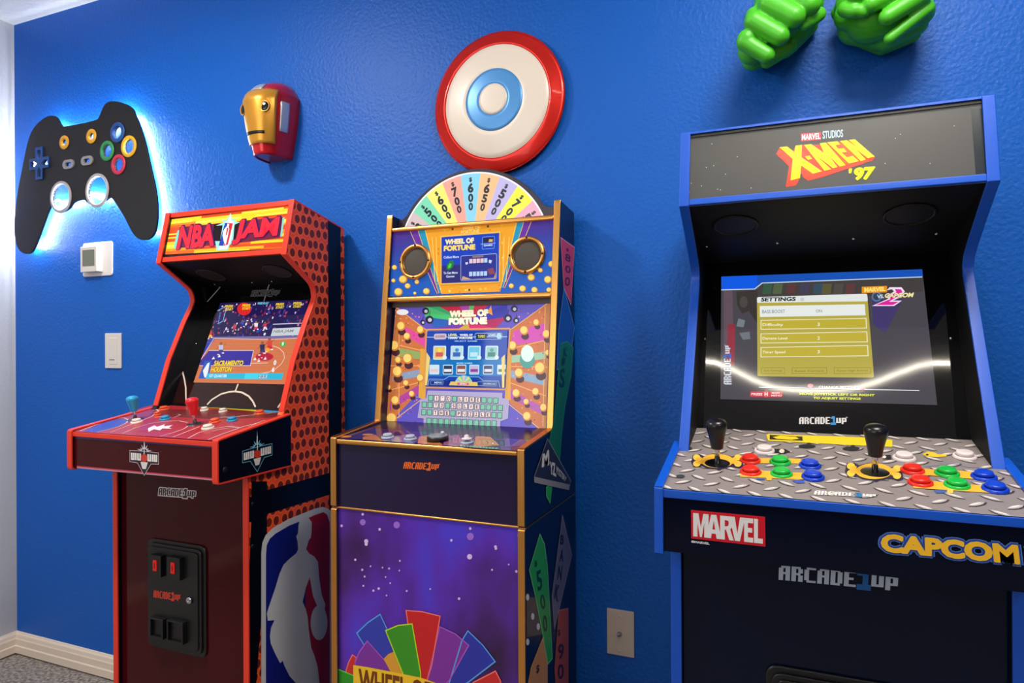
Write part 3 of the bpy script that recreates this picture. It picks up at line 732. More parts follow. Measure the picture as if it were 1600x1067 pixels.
for (x0, x1, y0, y1) in ((240, 261, 961, 997), (267, 292, 965, 1005)):
    (u0, z1), (u1, z0) = pp.uv(x0, y0), pp.uv(x1, y1); b_ = MB(); t_ = .0045
    for bx in ((u0, u1, z1-t_, z1), (u0, u1, z0, z0+t_), (u0, u0+t_, z0+t_, z1-t_), (u1-t_, u1, z0+t_, z1-t_)): b_.box(bx[0], bx[1], -.414, -.401, bx[2], bx[3])
    b_ = b_.build('coin_return', 'black_plastic', cd, bevel=.0008); MB().box(u0+t_, u1-t_, -.406, -.401, z0+t_, z1-t_).build('return_flap', 'black_plastic', b_, bevel=.001)
MB().lathe([(.009, 0), (.009, .004), (.0075, .006), (.003, .006), (.0028, .0045), (.0001, .0045)], 24).build('door_lock', 'chrome', cd, at=(pp.hit(297, 937.5), rot_from(pp.n)))
a = Art(pp, None); a.logo([(240.5, 922), (283, 928), (282.5, 939), (240, 933)], (206, 62, 44), (206, 62, 44), 0); a.build('word_mark', 'print', cd)
# ================================================================ wheel cabinet
M['wheel_side'] = mat('midnight_blue_grid_print', (8, 22, 60), .28)
def stage_print():
    m = mat('purple_stage_print', (60, 30, 130), .16); nt = m.node_tree; b = nt.nodes['Principled BSDF']
    tc = nt.nodes.new('ShaderNodeTexCoord'); mp = nt.nodes.new('ShaderNodeMapping'); mp.inputs['Scale'].default_value = (1, 0, .55)
    mp.inputs['Rotation'].default_value = (0, .25, 0)
    n = nt.nodes.new('ShaderNodeTexNoise'); n.inputs['Scale'].default_value = 6.5; n.inputs['Detail'].default_value = 2.5
    r = nt.nodes.new('ShaderNodeValToRGB'); e = r.color_ramp.elements; e[0].position = .30; e[0].color = lin((52, 22, 70)); e[1].position = .70; e[1].color = lin((78, 62, 215))
    x = e.new(.42); x.color = lin((74, 32, 118)); x = e.new(.55); x.color = lin((92, 44, 180))
    nt.links.new(tc.outputs['Object'], mp.inputs[0]); nt.links.new(mp.outputs[0], n.inputs['Vector']); nt.links.new(n.outputs['Fac'], r.inputs[0]); nt.links.new(r.outputs[0], b.inputs['Base Color'])
    return m
M['stage'] = stage_print()
M['plum'] = mat('dark_plum_print', (30, 20, 58), .2)
WX0, WX1 = -.984, -.4978; WT = .015
wh = empty('arcade_cabinet', (-.741, -.19, 0), 'tall game-show cabinet with gold edging, two round speakers and a half-wheel topper', 'arcade cabinet', 'stand-up arcade cabinets along the wall')
fe = [(-.1265, 1.5361), (-.1898, .996), (-.3695, .978)]
prof = [(-.018, .09), (-.018, 1.526), (-.1255, 1.5365)]+fe[1:]+[(-.3695, .8165), (-.018, .8165)]
prof = [(-.018, .817), (-.018, 1.526), (-.1265, 1.5361), (-.1898, .996), (-.3695, .978), (-.3695, .817)]
for u, v, mm in ((WX0, WX0+WT, 'wheel_side'), (WX1-WT, WX1, 'wheel_side')):
    q = MB().prism_x(prof, u, v).build('side_panel', mm, wh)
    trim_strip([(-.119, 1.5361), (-.1255, 1.5363), (-.128, 1.528), (-.1898, .996), (-.366, .978), (-.3695, .975), (-.3695, .8205), (-.366, .818)], u, v, out=.002).build('edge_moulding', 'gold', q, bevel=.0022)
    q = MB().prism_x([(-.018, .09), (-.018, .813), (-.3695, .813), (-.3695, 0), (-.03, 0), (-.03, .09)], u, v).build('lower_side_panel', mm, wh)
    trim_strip([(-.366, .812), (-.3695, .8095), (-.3695, .003)], u, v, out=.002).build('edge_moulding', 'gold', q, bevel=.0022)
    trim_strip([(-.018, .8145), (-.366, .8145)], u, v, out=.0005).build('seam_moulding', 'gold', q)
wi0, wi1 = WX0+WT, WX1-WT
MB().box(wi0, wi1, -.028, -.02, .05, 1.52).build('back_panel', 'black', wh)
MB().extr([(wi0, -.02, 1.478), (wi1, -.02, 1.478), (wi1, -.100, 1.486), (wi0, -.100, 1.486)], (0, 0, .007)).build('top_panel', 'black', wh)
MB().box(wi0, wi1, -.362, -.354, .8165, .968).build('upper_front_panel', 'plum', wh)
MB().box(wi0, wi1, -.362, -.354, .02, .8120).build('lower_front_panel', 'stage', wh)
MB().box(wi0, wi1, -.3655, -.352, .8125, .8165).build('seam_strip', 'gold', wh, bevel=.001)
MB().box(wi0, wi1, -.3705, -.352, .9625, .9745).build('front_rail', 'gold', wh, bevel=.004, segs=3)
kf = (.1898-.1265)/(1.5361-.996)
def wy(z): return -.1265-(1.5361-z)*kf
def wrow(z0, z1, d0, d1, name, m, par, bev=0):
    n_ = Vector((0, -1, -kf)).normalized()
    return MB().prism_x([(wy(z0)+d0, z0), (wy(z0)+d1, z0), (wy(z1)+d1, z1), (wy(z1)+d0, z1)], wi0, wi1).build(name, m, par, bevel=bev)
pw = slope_plane((-.1265+.010, 1.5361), (-.1898+.010, .996)); pw2 = slope_plane((-.1265+.032, 1.5361), (-.1898+.032, .996))
z_of = lambda x, y, p=pw: p.hit(x, y).z
zt1 = z_of(740, 351-4.5); zt0 = zt1-.0125; zm1 = z_of(740, 460); zm0 = zm1-.0135
wrow(zt0, zt1, -.001, .02, 'top_rail', 'gold', wh, .004)
wrow(zm0, zm1, -.001, .034, 'middle_rail', 'gold', wh, .004)
mqp = wrow(zm1, zt0, .010, .016, 'marquee_panel', 'black', wh)
bzp = wrow(.985, zm0, .032, .04, 'screen_bezel', 'black_gloss', wh)
wrow(zm0-.0135, zm0, .024, .032, 'bezel_strip', mat('grey_brown_strip', (96, 84, 76), .4), wh)
# marquee panel art
a = Art(pw, (590, 255, 4.848))
a.setclip([(100, 508), (1350, 400), (1330, 975), (85, 1010)])
PU = (70, 34, 130); BL = (18, 84, 178); TE = (24, 140, 176)
a.poly([(80, 500), (1400, 380), (1400, 1000), (80, 1040)], BL, 0)
for k in range(9):
    t = k/9; c = tuple(int(PU[i]*(1-t)+BL[i]*t) for i in range(3)); y0 = 500+k*34
    a.poly([(80, y0+10), (480, y0-24), (480, y0+12), (80, y0+46)], c, 1); a.poly([(980, y0-60), (1400, y0-100), (1400, y0-62), (980, y0-24)], c, 1)
for s_ in (0, 1):
    def f(pts): return [((1418-x, y-.088*(1418-2*x)) if s_ else (x, y)) for x, y in pts]
    a.poly(f([(240, 500), (300, 495), (470, 985), (445, 985)]), (96, 40, 150), 2); a.poly(f([(300, 495), (358, 490), (478, 985), (466, 985)]), TE, 2)
    a.pline(f([(242, 500), (440, 960), (455, 990)]), .0016, (222, 180, 90), 4); a.pline(f([(302, 496), (466, 985)]), .0016, (222, 180, 90), 4); a.pline(f([(358, 490), (485, 985)]), .0022, (236, 190, 80), 4)
a.poly([(358, 488), (1062, 430), (930, 972), (485, 990)], (226, 152, 28), 3)
r3 = random.Random(5)
for i in range(90):
    t = r3.random(); y = 470+510*r3.random(); x = 400+600*t+(y-470)*.12*(1 if t < .5 else -1)
    if 470 < x < 945 and 520 < y < 920: continue
    a.ell((x, y), 5+7*r3.random(), 5+7*r3.random(), r3.choice([(246, 186, 60), (206, 128, 16), (250, 205, 96), (236, 168, 40)]), 4, 8)
for x0, x1 in ((445, 470), (415, 470), (960, 935), (1000, 935)): a.pline([(x0, 560), (x0+(x1-x0)*.4, 900)], .0016, (250, 206, 110), 5)
a.text('WHEEL OF', [(645, 482), (775, 474), (775, 500), (645, 508)], (250, 214, 120), 5, off=.01); a.text('FORTUNE', [(636, 512), (772, 502), (772, 528), (636, 538)], (250, 214, 120), 5, off=.01)
for x, y in ((570, 500), (838, 480), (696, 960)): a.disc((x, y), .003, (90, 50, 16), 5)
coins = [(130, 790, 20), (195, 880, 32), (122, 890, 16), (230, 930, 22), (160, 975, 32), (372, 970, 26), (300, 900, 18), (285, 985, 12), (1320, 765, 26), (1165, 865, 28), (1235, 812, 18), (1292, 882, 30), (1015, 930, 20), (1100, 950, 26), (1190, 960, 24), (1300, 960, 20)]
for x, y, r_ in coins: a.ell((x, y), r_, r_*.95, (206, 140, 34), 5, 14); a.ell((x-2, y-2), r_*.78, r_*.72, (244, 206, 96), 6, 14)
a.build('marquee_art', 'self_lit', mqp, label='gold and blue marquee artwork with coins')
# information screen
a = Art(pw, (680, 350, 9.7), h0=.0042)
f_ = MB(); sq = [(88, 186), (1000, 116), (995, 888), (92, 925)]
f_.extr([pw.hit(680+x/9.7, 350+y/9.7)+pw.n*.0004 for x, y in sq], pw.n*.0032); si = f_.build('information_screen', mat('yellow_gold_frame', (240, 190, 80), .35), wh)
a.poly([(108, 206), (978, 140), (972, 870), (110, 900)], (18, 66, 196), 0)
a.poly([(110, 640), (400, 620), (400, 880), (110, 900)], (44, 40, 120), 1)
a.text('WHEEL OF', [(165, 240), (600, 210), (602, 295), (162, 322)], (120, 50, 30), 1, off=.07, grow=.03); a.text('WHEEL OF', [(165, 240), (600, 210), (602, 295), (162, 322)], (255, 240, 190), 2, off=.07)
a.text('FORTUNE', [(145, 335), (620, 310), (622, 395), (140, 420)], (120, 50, 30), 1, off=.07, grow=.03); a.text('FORTUNE', [(145, 335), (620, 310), (622, 395), (140, 420)], (255, 226, 130), 2, off=.07)
a.rrect([(728, 205), (910, 192), (906, 375), (722, 388)], .003, (130, 170, 240), 1, w=.0012); a.poly([(742, 220), (896, 208), (894, 275), (740, 286)], (36, 34, 60), 1); a.poly([(830, 235), (890, 240), (880, 275), (820, 280)], (240, 190, 90), 2)
a.line((700, 312), (925, 296), .0008, (210, 225, 250), 2); a.text('GAMES', [(748, 318), (882, 308), (880, 338), (746, 348)], (210, 225, 250), 2, off=.04)
a.text('Collect More', [(142, 492), (372, 482), (372, 520), (142, 530)], (215, 228, 250), 2, off=.03); a.text('To Get More', [(138, 730), (352, 722), (352, 758), (138, 768)], (215, 228, 250), 2, off=.03); a.text('Games', [(178, 784), (304, 778), (304, 812), (178, 818)], (215, 228, 250), 2, off=.03)
a.poly([(185, 690), (190, 620), (240, 560), (285, 552), (298, 600), (280, 660), (225, 705)], (30, 130, 50), 2); a.poly([(205, 650), (235, 600), (262, 610), (250, 660), (215, 680)], (90, 210, 90), 3)
a.rrect([(402, 492), (945, 455), (940, 835), (400, 862)], .004, (40, 50, 150), 1); a.rrect([(402, 492), (945, 455), (940, 835), (400, 862)], .004, (205, 215, 245), 3, w=.0010)
a.poly([(430, 795), (560, 840), (900, 820), (930, 740), (925, 825), (412, 850)], (220, 170, 130), 2); a.poly([(800, 690), (890, 668), (925, 760), (830, 770)], (140, 70, 90), 2)
for i in range(5):
    x = 530+i*56; a.poly([(x, 538-i*3), (x+48, 535-i*3), (x+48, 600-i*3), (x, 604-i*3)], (240, 205, 220) if i < 4 else (180, 220, 250), 3); x = 528+i*56; a.poly([(x, 730-i*2), (x+46, 728-i*2), (x+46, 795-i*2), (x, 798-i*2)], (190, 215, 250), 3)
a.poly([(580, 492), (745, 482), (742, 510), (580, 520)], (150, 120, 110), 3); a.poly([(468, 590), (505, 580), (512, 610), (480, 625)], (220, 220, 250), 3); a.poly([(830, 545), (875, 560), (855, 605), (822, 590)], (220, 220, 250), 3)
a.build('screen_picture', 'screen', si, label='small lit screen reading Wheel of Fortune')
# speakers
for c in ((295, 750), (1137, 700)):
    p_ = pw.hit(590+c[0]/4.848, 255+c[1]/4.848); R = rot_from(pw.n); r_ = .0445
    sp = MB().lathe([(r_, 0), (r_*1.06, .002), (r_*1.06, .008), (r_, .0125), (r_*.88, .0125), (r_*.82, .008), (r_*.82, .0005)], 48).build('speaker', 'gold', wh, at=(p_, R))
    q = MB().lathe([(r_*.83, .003), (r_*.8, .0045), (r_*.6, .0062), (r_*.3, .0072), (.0001, .0075)], 40).build('speaker_cone', mat('speaker_cloth', (72, 66, 60), .7, bump=(900, .5, .001)), sp, at=(p_, None)); q.location = (0, 0, 0)
    for k in range(4):
        an = 2*PI*k/4; q = MB().lathe([(.0028, .0120), (.0028, .0137), (.0001, .0142)], 10, c=(r_*.95*math.cos(an), r_*.95*math.sin(an), 0)).build('rim_bolt', 'black_plastic', sp, at=(p_, None)); q.location = (0, 0, 0)
# wheel topper
py = -.098; pt = Plane((0, py, 0), (1, 0, 0), (0, 0, 1))
def circ(p, q, r):
    ax, ay = p; bx, by = q; cx, cy = r; d = 2*(ax*(by-cy)+bx*(cy-ay)+cx*(ay-by))
    ux = ((ax*ax+ay*ay)*(by-cy)+(bx*bx+by*by)*(cy-ay)+(cx*cx+cy*cy)*(ay-by))/d; uy = ((ax*ax+ay*ay)*(cx-bx)+(bx*bx+by*by)*(ax-cx)+(cx*cx+cy*cy)*(bx-ax))/d
    return ux, uy, math.hypot(ax-ux, ay-uy)
Z3 = lambda x, y: pt.uv(590+x/4.848, 255+y/4.848)
cx, cz, RO = circ(Z3(250, 345), Z3(800, 42), Z3(1225, 270)); cx2, cz2, RI = circ(Z3(222, 445), Z3(820, 68), Z3(1245, 370))
zb = zt0-.004
arc = []
z_sh = Z3(1290, 302)[1]
a0 = math.asin(min(1, (z_sh-cz)/RO))
for k in range(41):
    t = a0+(PI-2*a0)*k/40; arc.append((cx+RO*math.cos(t), py+.006, cz+RO*math.sin(t)))
def fillet(sgn):
    x_ = cx+sgn*RO*math.cos(a0); return [(x_+sgn*.004, py+.006, z_sh-.004), (x_+sgn*.012, py+.006, z_sh-.009), (cx+sgn*(.2365), py+.006, z_sh-.010), (cx+sgn*.2365, py+.006, zb)]
r_side = fillet(1)[::-1]; l_side = fillet(-1)
xm = (wi0+wi1)/2
out = [(wi1-.0005, py+.006, zb), (wi1-.0005, py+.006, z_sh-.010), (cx+RO*math.cos(a0)+.012, py+.006, z_sh-.009)]+arc+[(cx-RO*math.cos(a0)-.012, py+.006, z_sh-.009), (wi0+.0005, py+.006, z_sh-.010), (wi0+.0005, py+.006, zb)]
tp = MB().extr(out, (0, -.006, 0)).build('wheel_topper', mat('topper_dark_edge', (52, 42, 56), .3), wh, bevel=.001)
a = Art(pt, 'uv')
def wedge(r0, r1, t0, t1, c, L, n=6):
    P = [(cx2+r1*math.cos(t0+(t1-t0)*k/n), cz2+r1*math.sin(t0+(t1-t0)*k/n)) for k in range(n+1)]+[(cx2+r0*math.cos(t1-(t1-t0)*k/n), cz2+r0*math.sin(t1-(t1-t0)*k/n)) for k in range(n+1)]
    a.poly(P, c, L, True)
a.setclip([(wi0, zb), (wi1, zb), (wi1, 2), (wi0, 2)], True)
for k in range(24): wedge(.03, RI, PI*k/24, PI*(k+1)/24, (236, 236, 240), 0)
qb = Z3(778, 90); t_b = math.atan2(qb[1]-cz2, qb[0]-cx2); dt = math.radians(15)
seq = [((206, 186, 190), '$300'), ((126, 216, 180), '$500'), ((232, 230, 120), '$600'), ((240, 166, 150), '$700'), ((136, 208, 238), '$600'), ((250, 190, 140), '$650'), ((190, 180, 226), '$500'), ((242, 240, 70), '$700'), ((236, 166, 190), '$500'), ((180, 220, 160), '$800')]
for i, (c, t) in enumerate(seq):
    th = t_b+dt*(4-i); wedge(.03, RI-.004, th, th+dt, c, 1)
    tm = th+dt/2; rad = (math.cos(tm), math.sin(tm)); tan = (math.sin(tm), -math.cos(tm))
    for j, ch in enumerate(t):
        rr_ = RI-.013-.0005*j; hh = [.013, .025, .022, .020][j]; ww = [.0085, .0165, .0150, .0130][j]
        top = rr_-[0, .0145, .041, .0640][j]; 
        def pt_(u, r): return (cx2+rad[0]*r+tan[0]*u, cz2+rad[1]*r+tan[1]*u)
        a.text(ch, [pt_(-ww/2, top), pt_(ww/2, top), pt_(ww/2, top-hh), pt_(-ww/2, top-hh)], (44, 48, 56), 2, off=.05, raw=True)
a.build('wheel_face', 'self_lit', tp, label='pastel wedges with dollar amounts')
# play screen surround
a = Art(pw2, (590, 450, 4.445)); a.clip = None
q4 = [(128, 112), (1200, 88), (1168, 1012), (55, 968)]
a.poly(q4, (92, 78, 186), 0); a.setclip(q4)
GO = (210, 150, 84); OR = (196, 108, 58)
a.poly([(128, 130), (350, 300), (310, 700), (80, 940), (55, 968)], OR, 1); a.poly([(1200, 88), (925, 290), (905, 790), (1168, 1012)], OR, 1)
wl = [((180, 250), (345, 420), (340, 330), (190, 330), (206, 70, 150)), ]
a.poly([(200, 270), (350, 360), (330, 410), (160, 310)], (214, 70, 150), 2); a.poly([(120, 410), (330, 450), (320, 500), (110, 470)], (140, 160, 90), 2)
a.poly([(110, 600), (320, 560), (318, 610), (100, 650)], (130, 150, 180), 2); a.poly([(90, 790), (310, 660), (305, 720), (85, 850)], (170, 60, 150), 2)
a.poly([(940, 300), (1180, 240), (1180, 360), (930, 400)], (200, 70, 170), 2); a.poly([(930, 470), (1180, 440), (1180, 490), (930, 520)], (150, 190, 160), 2)
a.poly([(925, 570), (1175, 620), (1172, 680), (920, 620)], (130, 160, 190), 2); a.poly([(920, 700), (1170, 840), (1168, 890), (915, 760)], (170, 80, 170), 2)
for l in ([(128, 130), (350, 300)], [(150, 240), (150, 900)], [(120, 390), (330, 440)], [(85, 540), (320, 540)], [(85, 710), (310, 650)], [(60, 960), (310, 770)], [(1195, 96), (925, 290)], [(1165, 130), (1150, 960)], [(935, 420), (1180, 360)], [(920, 545), (1180, 550)], [(915, 655), (1172, 750)], [(905, 800), (1165, 1008)]): a.pline(l, .0022, (226, 170, 96), 3)
a.pline([(1180, 110), (1160, 980)], .004, (180, 120, 60), 3); a.pline([(140, 180), (95, 920)], .004, (180, 120, 60), 3)
for i in range(240):
    t = r3.random(); y = 150+800*r3.random(); x = (90+240*t) if r3.random() < .5 else (930+240*t)
    a.ell((x, y), 2+4*r3.random(), 2+4*r3.random(), r3.choice([(236, 150, 90), (150, 66, 40), (226, 120, 90), (250, 190, 140), (120, 50, 50)]), 2, 6)
# rays behind the title
ct = (630, 240)
rays = [((330, 115), (470, 112), (50, 170, 100)), ((400, 112), (470, 110), (190, 40, 60)), ((470, 110), (560, 108), (200, 30, 70)), ((560, 108), (640, 106), (180, 60, 170)), ((640, 106), (680, 105), (90, 190, 90)), ((680, 105), (790, 104), (200, 40, 70)), ((790, 104), (900, 102), (60, 60, 190)), ((330, 200), (330, 118), (70, 190, 110)), ((400, 280), (330, 200), (40, 90, 180)), ((560, 285), (400, 280), (120, 50, 160)), ((640, 285), (560, 285), (200, 160, 60)), ((820, 280), (640, 285), (210, 30, 110)), ((900, 200), (820, 280), (170, 30, 90)), ((900, 102), (900, 200), (50, 50, 170))]
for p, q, c in rays: a.poly([p, q, ct], c, 2)
a.poly([(790, 120), (800, 190), (765, 170)], (250, 160, 50), 5)
for t, q in (('WHEEL OF', [(502, 158), (770, 146), (772, 196), (500, 204)]), ('FORTUNE', [(496, 208), (762, 200), (764, 252), (494, 258)])):
    a.text(t, q, (130, 40, 90), 5, off=.09, grow=.035); a.text(t, q, (255, 248, 214), 6, off=.09)
for x, y, r_ in ((335, 160, 24), (362, 220, 28), (315, 238, 18), (950, 145, 24), (905, 210, 28), (962, 225, 20)):
    a.ell((x, y), r_, r_, (28, 22, 50), 4, 14); a.ell((x+3, y+2), r_*.5, r_*.5, (196, 196, 216), 5, 12); a.pline([(x, y-r_), (x+4, y-r_*2.2)], .0015, (28, 22, 50), 4)
a.ell((175, 168), 42, 20, (250, 246, 250), 5, 18)
# picture frame, dome pillars, coins
a.poly([(300, 420), (345, 430), (335, 780), (285, 760)], (216, 156, 54), 4); a.poly([(905, 420), (930, 400), (925, 780), (885, 770)], (216, 156, 54), 4)
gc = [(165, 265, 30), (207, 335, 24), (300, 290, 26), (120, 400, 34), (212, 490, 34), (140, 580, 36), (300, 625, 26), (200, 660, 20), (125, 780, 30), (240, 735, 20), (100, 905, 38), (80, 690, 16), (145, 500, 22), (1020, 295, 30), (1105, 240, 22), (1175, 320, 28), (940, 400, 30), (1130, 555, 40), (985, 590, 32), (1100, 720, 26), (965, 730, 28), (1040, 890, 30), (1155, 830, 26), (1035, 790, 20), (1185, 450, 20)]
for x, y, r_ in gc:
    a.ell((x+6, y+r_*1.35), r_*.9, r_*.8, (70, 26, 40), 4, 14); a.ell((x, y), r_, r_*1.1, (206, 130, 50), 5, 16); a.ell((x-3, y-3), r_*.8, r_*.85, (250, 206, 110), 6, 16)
a.ell((1040, 500), 52, 58, (70, 150, 140), 5, 22); a.ell((1042, 455), 44, 58, (210, 245, 225), 6, 22)
a.rrect([(342, 290), (922, 282), (900, 705), (322, 690)], .002, GO, 7, w=.004)
# puzzle board
a.poly([(350, 712), (870, 728), (868, 765), (915, 775), (908, 905), (855, 925), (850, 995), (320, 960), (322, 905), (280, 900), (300, 770), (340, 765)], (168, 160, 196), 7)
rows = ["..I'D LIKE....", '..TO SOLVE....', '..THE PUZZLE..', '..............']
for r in range(4):
    cs = range(1, 13) if r in (0, 3) else range(14)
    y0 = [738, 786, 838, 896][r]; x00 = [312, 308, 305, 300][r]; dx = [41.0, 40.6, 40.5, 41.0][r]
    for c in cs:
        x = x00+dx*c+2; y = y0+(c*1.7)+3; ch = rows[r][c]
        w_, h_ = dx*.86, 42; q = [(x, y), (x+w_, y+1), (x+w_-1, y+h_+1), (x-1, y+h_)]
        a.poly(q, (40, 74, 66), 8); i_ = 4; qi = [(x+i_, y+i_), (x+w_-i_, y+i_), (x+w_-i_-1, y+h_-i_), (x+i_-1, y+h_-i_)]
        lit = ch not in '. '
        a.poly(qi, (244, 216, 214) if lit else (120, 190, 164), 9)
        if lit:
            qs = [(x+w_*.3, y+9), (x+w_*.72, y+9), (x+w_*.7, y+h_-9), (x+w_*.28, y+h_-9)]
            if ch in "I'": qs = [(x+w_*.44, y+9), (x+w_*.58, y+9), (x+w_*.57, y+(h_-9 if ch == 'I' else 16)), (x+w_*.43, y+(h_-9 if ch == 'I' else 16))]
            a.text(ch, qs, (40, 34, 44), 10, off=.03)
a.build('bezel_graphics', 'self_lit', bzp, label='game-show artwork with coins and a letter board reading I\'D LIKE TO SOLVE THE PUZZLE')  # printed surround given emission to lift its brightness; no lamp behind it
# play screen
zz = (655, 500, 5.927)
a = Art(pw2, zz, h0=.0038); sq = [(80, 108), (825, 100), (800, 628), (62, 612)]
q = MB().extr([pw2.hit(655+x/5.927, 500+y/5.927)+pw2.n*.0036 for x, y in sq], pw2.n*-.003).build('screen', 'black_gloss', wh)
a.poly(sq, (20, 70, 176), 0); a.setclip(sq)
a.poly([(60, 360), (830, 360), (830, 520), (60, 520)], (24, 120, 196), 1); a.poly([(60, 560), (830, 560), (830, 640), (60, 640)], (16, 40, 140), 1)
a.line((80, 160), (825, 156), .0015, (190, 225, 250), 2)
a.rrect([(145, 128), (262, 126), (258, 180), (143, 182)], .006, (210, 190, 210), 3); a.text('SCORES', [(158, 146), (246, 144), (246, 162), (158, 164)], (120, 50, 90), 4)
a.text('LEVEL', [(278, 128), (362, 128), (362, 150), (278, 150)], (240, 236, 160), 4, off=.05); a.text('10000', [(278, 156), (362, 156), (362, 178), (278, 178)], (225, 240, 250), 4, off=.05)
a.text('WHEEL OF', [(382, 130), (502, 130), (502, 150), (382, 150)], (240, 244, 250), 4, off=.05); a.text('FORTUNE', [(380, 156), (502, 156), (502, 178), (380, 178)], (240, 244, 250), 4, off=.05)
a.rrect([(525, 124), (775, 122), (772, 178), (522, 182)], .005, (200, 220, 240), 3, w=.0010); a.poly([(535, 132), (632, 130), (632, 174), (535, 176)], (40, 60, 70), 3); a.text('TURBO', [(550, 140), (618, 139), (618, 165), (550, 166)], (230, 220, 130), 4, off=.04)
a.text('GAMES', [(645, 132), (718, 131), (718, 150), (645, 151)], (220, 240, 250), 4, off=.04); a.ell((745, 150), 24, 26, (180, 220, 240), 4, 18); a.text('SELECT GAME', [(335, 190), (545, 190), (545, 203), (335, 203)], (190, 220, 245), 4)
for i, x in enumerate((140, 300, 460, 622)):
    y = 240; c = [(236, 200, 110), (190, 226, 236), (110, 210, 236), (150, 206, 200)][i]
    a.rrect([(x, y), (x+118, y), (x+114, y+128), (x-4, y+128)], .0035, (210, 235, 250), 3); a.rrect([(x+10, y+12), (x+106, y+12), (x+103, y+118), (x+6, y+118)], .0025, c, 4)
    a.poly([(x+22, y+60), (x+90, y+60), (x+88, y+100), (x+20, y+100)], [(220, 90, 100), (70, 110, 190), (200, 240, 250), (70, 130, 120)][i], 5); a.ell((x+58, y+40), 18, 18, [(250, 230, 80), (60, 150, 220), (140, 200, 240), (90, 160, 150)][i], 5, 12); a.ell((x+104, y+108), 20, 20, (225, 240, 250), 6, 14)
a.text('MORE GAMES', [(355, 394), (500, 394), (500, 408), (355, 408)], (190, 230, 245), 4)
for i, x in enumerate((103, 228, 352, 472, 600, 730)):
    y = 415; c = [(210, 235, 245), (44, 60, 96), (150, 90, 80), (200, 190, 230), (60, 70, 110), (230, 230, 240)][i]
    a.rrect([(x, y), (x+92, y), (x+90, y+90), (x-2, y+90)], .003, (200, 230, 250), 3); a.rrect([(x+7, y+8), (x+84, y+8), (x+82, y+82), (x+5, y+82)], .002, c, 4); a.poly([(x+12, y+40), (x+80, y+40), (x+79, y+66), (x+10, y+66)], [(240, 200, 200), (240, 244, 250), (236, 240, 246), (150, 70, 150), (236, 230, 240), (90, 140, 90)][i], 5)
for l in ([(90, 608), (100, 548), (240, 550), (285, 522), (560, 528), (600, 562), (742, 566), (755, 625)],): a.pline(l, .0014, (150, 200, 245), 3)
for k in range(9):
    t0 = PI*k/9; t1 = PI*(k+1)/9; a.poly([(420+80*math.cos(t0), 585-72*math.sin(t0)), (420+80*math.cos(t1), 585-72*math.sin(t1)), (420, 585)], [(236, 200, 200), (126, 216, 180), (232, 230, 120), (136, 208, 238)][k % 4], 4)
a.poly([(285, 605), (300, 570), (545, 575), (550, 612)], (236, 206, 110), 5); a.poly([(362, 580), (470, 582), (468, 604), (360, 602)], (226, 110, 140), 6); a.text('SPIN', [(385, 584), (445, 585), (445, 600), (385, 599)], (250, 235, 240), 7, off=.03)
a.rrect([(115, 562), (232, 564), (228, 600), (112, 598)], .002, (140, 180, 220), 4, w=.0009); a.text('MENU', [(150, 572), (222, 573), (220, 590), (148, 589)], (200, 225, 245), 4, off=.03); a.rrect([(548, 572), (728, 576), (724, 612), (545, 608)], .002, (140, 180, 220), 4, w=.0009); a.text('LEADERBOARD', [(600, 583), (718, 586), (716, 600), (598, 597)], (200, 225, 245), 4, off=.03)
for s_ in ((78, 300, 110, 350, 82, 606, 62, 606), (770, 350, 802, 320, 795, 628, 775, 628)): a.poly([(s_[0], s_[1]), (s_[2], s_[3]), (s_[4], s_[5]), (s_[6], s_[7])], (244, 216, 120), 6)
a.build('screen_picture', 'screen', q, label='lit menu screen with rows of game icons')
# control deck
pdk = slope_plane((-.3695, .9745), (-.155, .9935))
dk = MB().prism_x([(-.3690, .966), (-.3690, .9745), (-.155, .9935), (-.155, .985)], wi0, wi1).build('control_deck', 'plum', wh)
a = Art(pdk, (590, 660, 6.667)); a.setclip([(-420, 160), (-60, 60), (1640, 190), (1500, 302)])
a.poly([(-440, 180), (-100, 40), (1700, 170), (1540, 330)], (66, 44, 96), 0)
for i, (c, x0) in enumerate((((190, 110, 60), -150), ((110, 100, 150), 150), ((200, 120, 70), 430), ((150, 90, 130), 700), ((190, 130, 80), 1020), ((80, 70, 140), 1340))):
    a.poly([(x0, 150), (x0+130, 130), (x0+250, 240), (x0-20, 260)], c, 1)
for i in range(12): a.poly([(860+i*33, 232+i*3), (886+i*33, 234+i*3), (884+i*33, 262+i*3), (858+i*33, 260+i*3)], (110, 160, 140), 2)
for x, y in ((-330, 150), (-100, 130), (60, 200)): a.ell((x, y), 60, 10, (206, 130, 60), 2, 14)
a.build('deck_graphics', 'acrylic_art', dk)
zq = lambda x, y: (590+x/6.667, 660+y/6.667)
BW = (176, 186, 206)
button(wh, pdk, zq(105, 162), BW, .0150); button(wh, pdk, zq(340, 178), BW, .0150)
p_ = pdk.hit(*zq(628, 188)); R = rot_from(pdk.n); r_ = .0245
sp = MB().lathe([(r_, 0), (r_, .009), (r_*.96, .0105), (r_*.9, .0105)], 40).build('spinner', mat('spinner_dark_ring', (40, 40, 46), .3), wh, at=(p_, R))
q = MB().lathe([(r_*.92, .0095), (r_*.9, .0125), (r_*.6, .0128), (.0001, .0128)], 40).build('spinner_cap', mat('spinner_grey_cap', (150, 160, 164), .25, metal=.6), sp, at=(p_, None)); q.location = (0, 0, 0)
q = MB().lathe([(.0045, .012), (.0045, .017), (.003, .0185), (.0001, .019)], 16, c=(.006, r_*.5, 0)).build('finger_knob', plastic((206, 214, 220)), sp, at=(p_, None)); q.location = (0, 0, 0)
p_ = pdk.hit(*zq(930, 212))
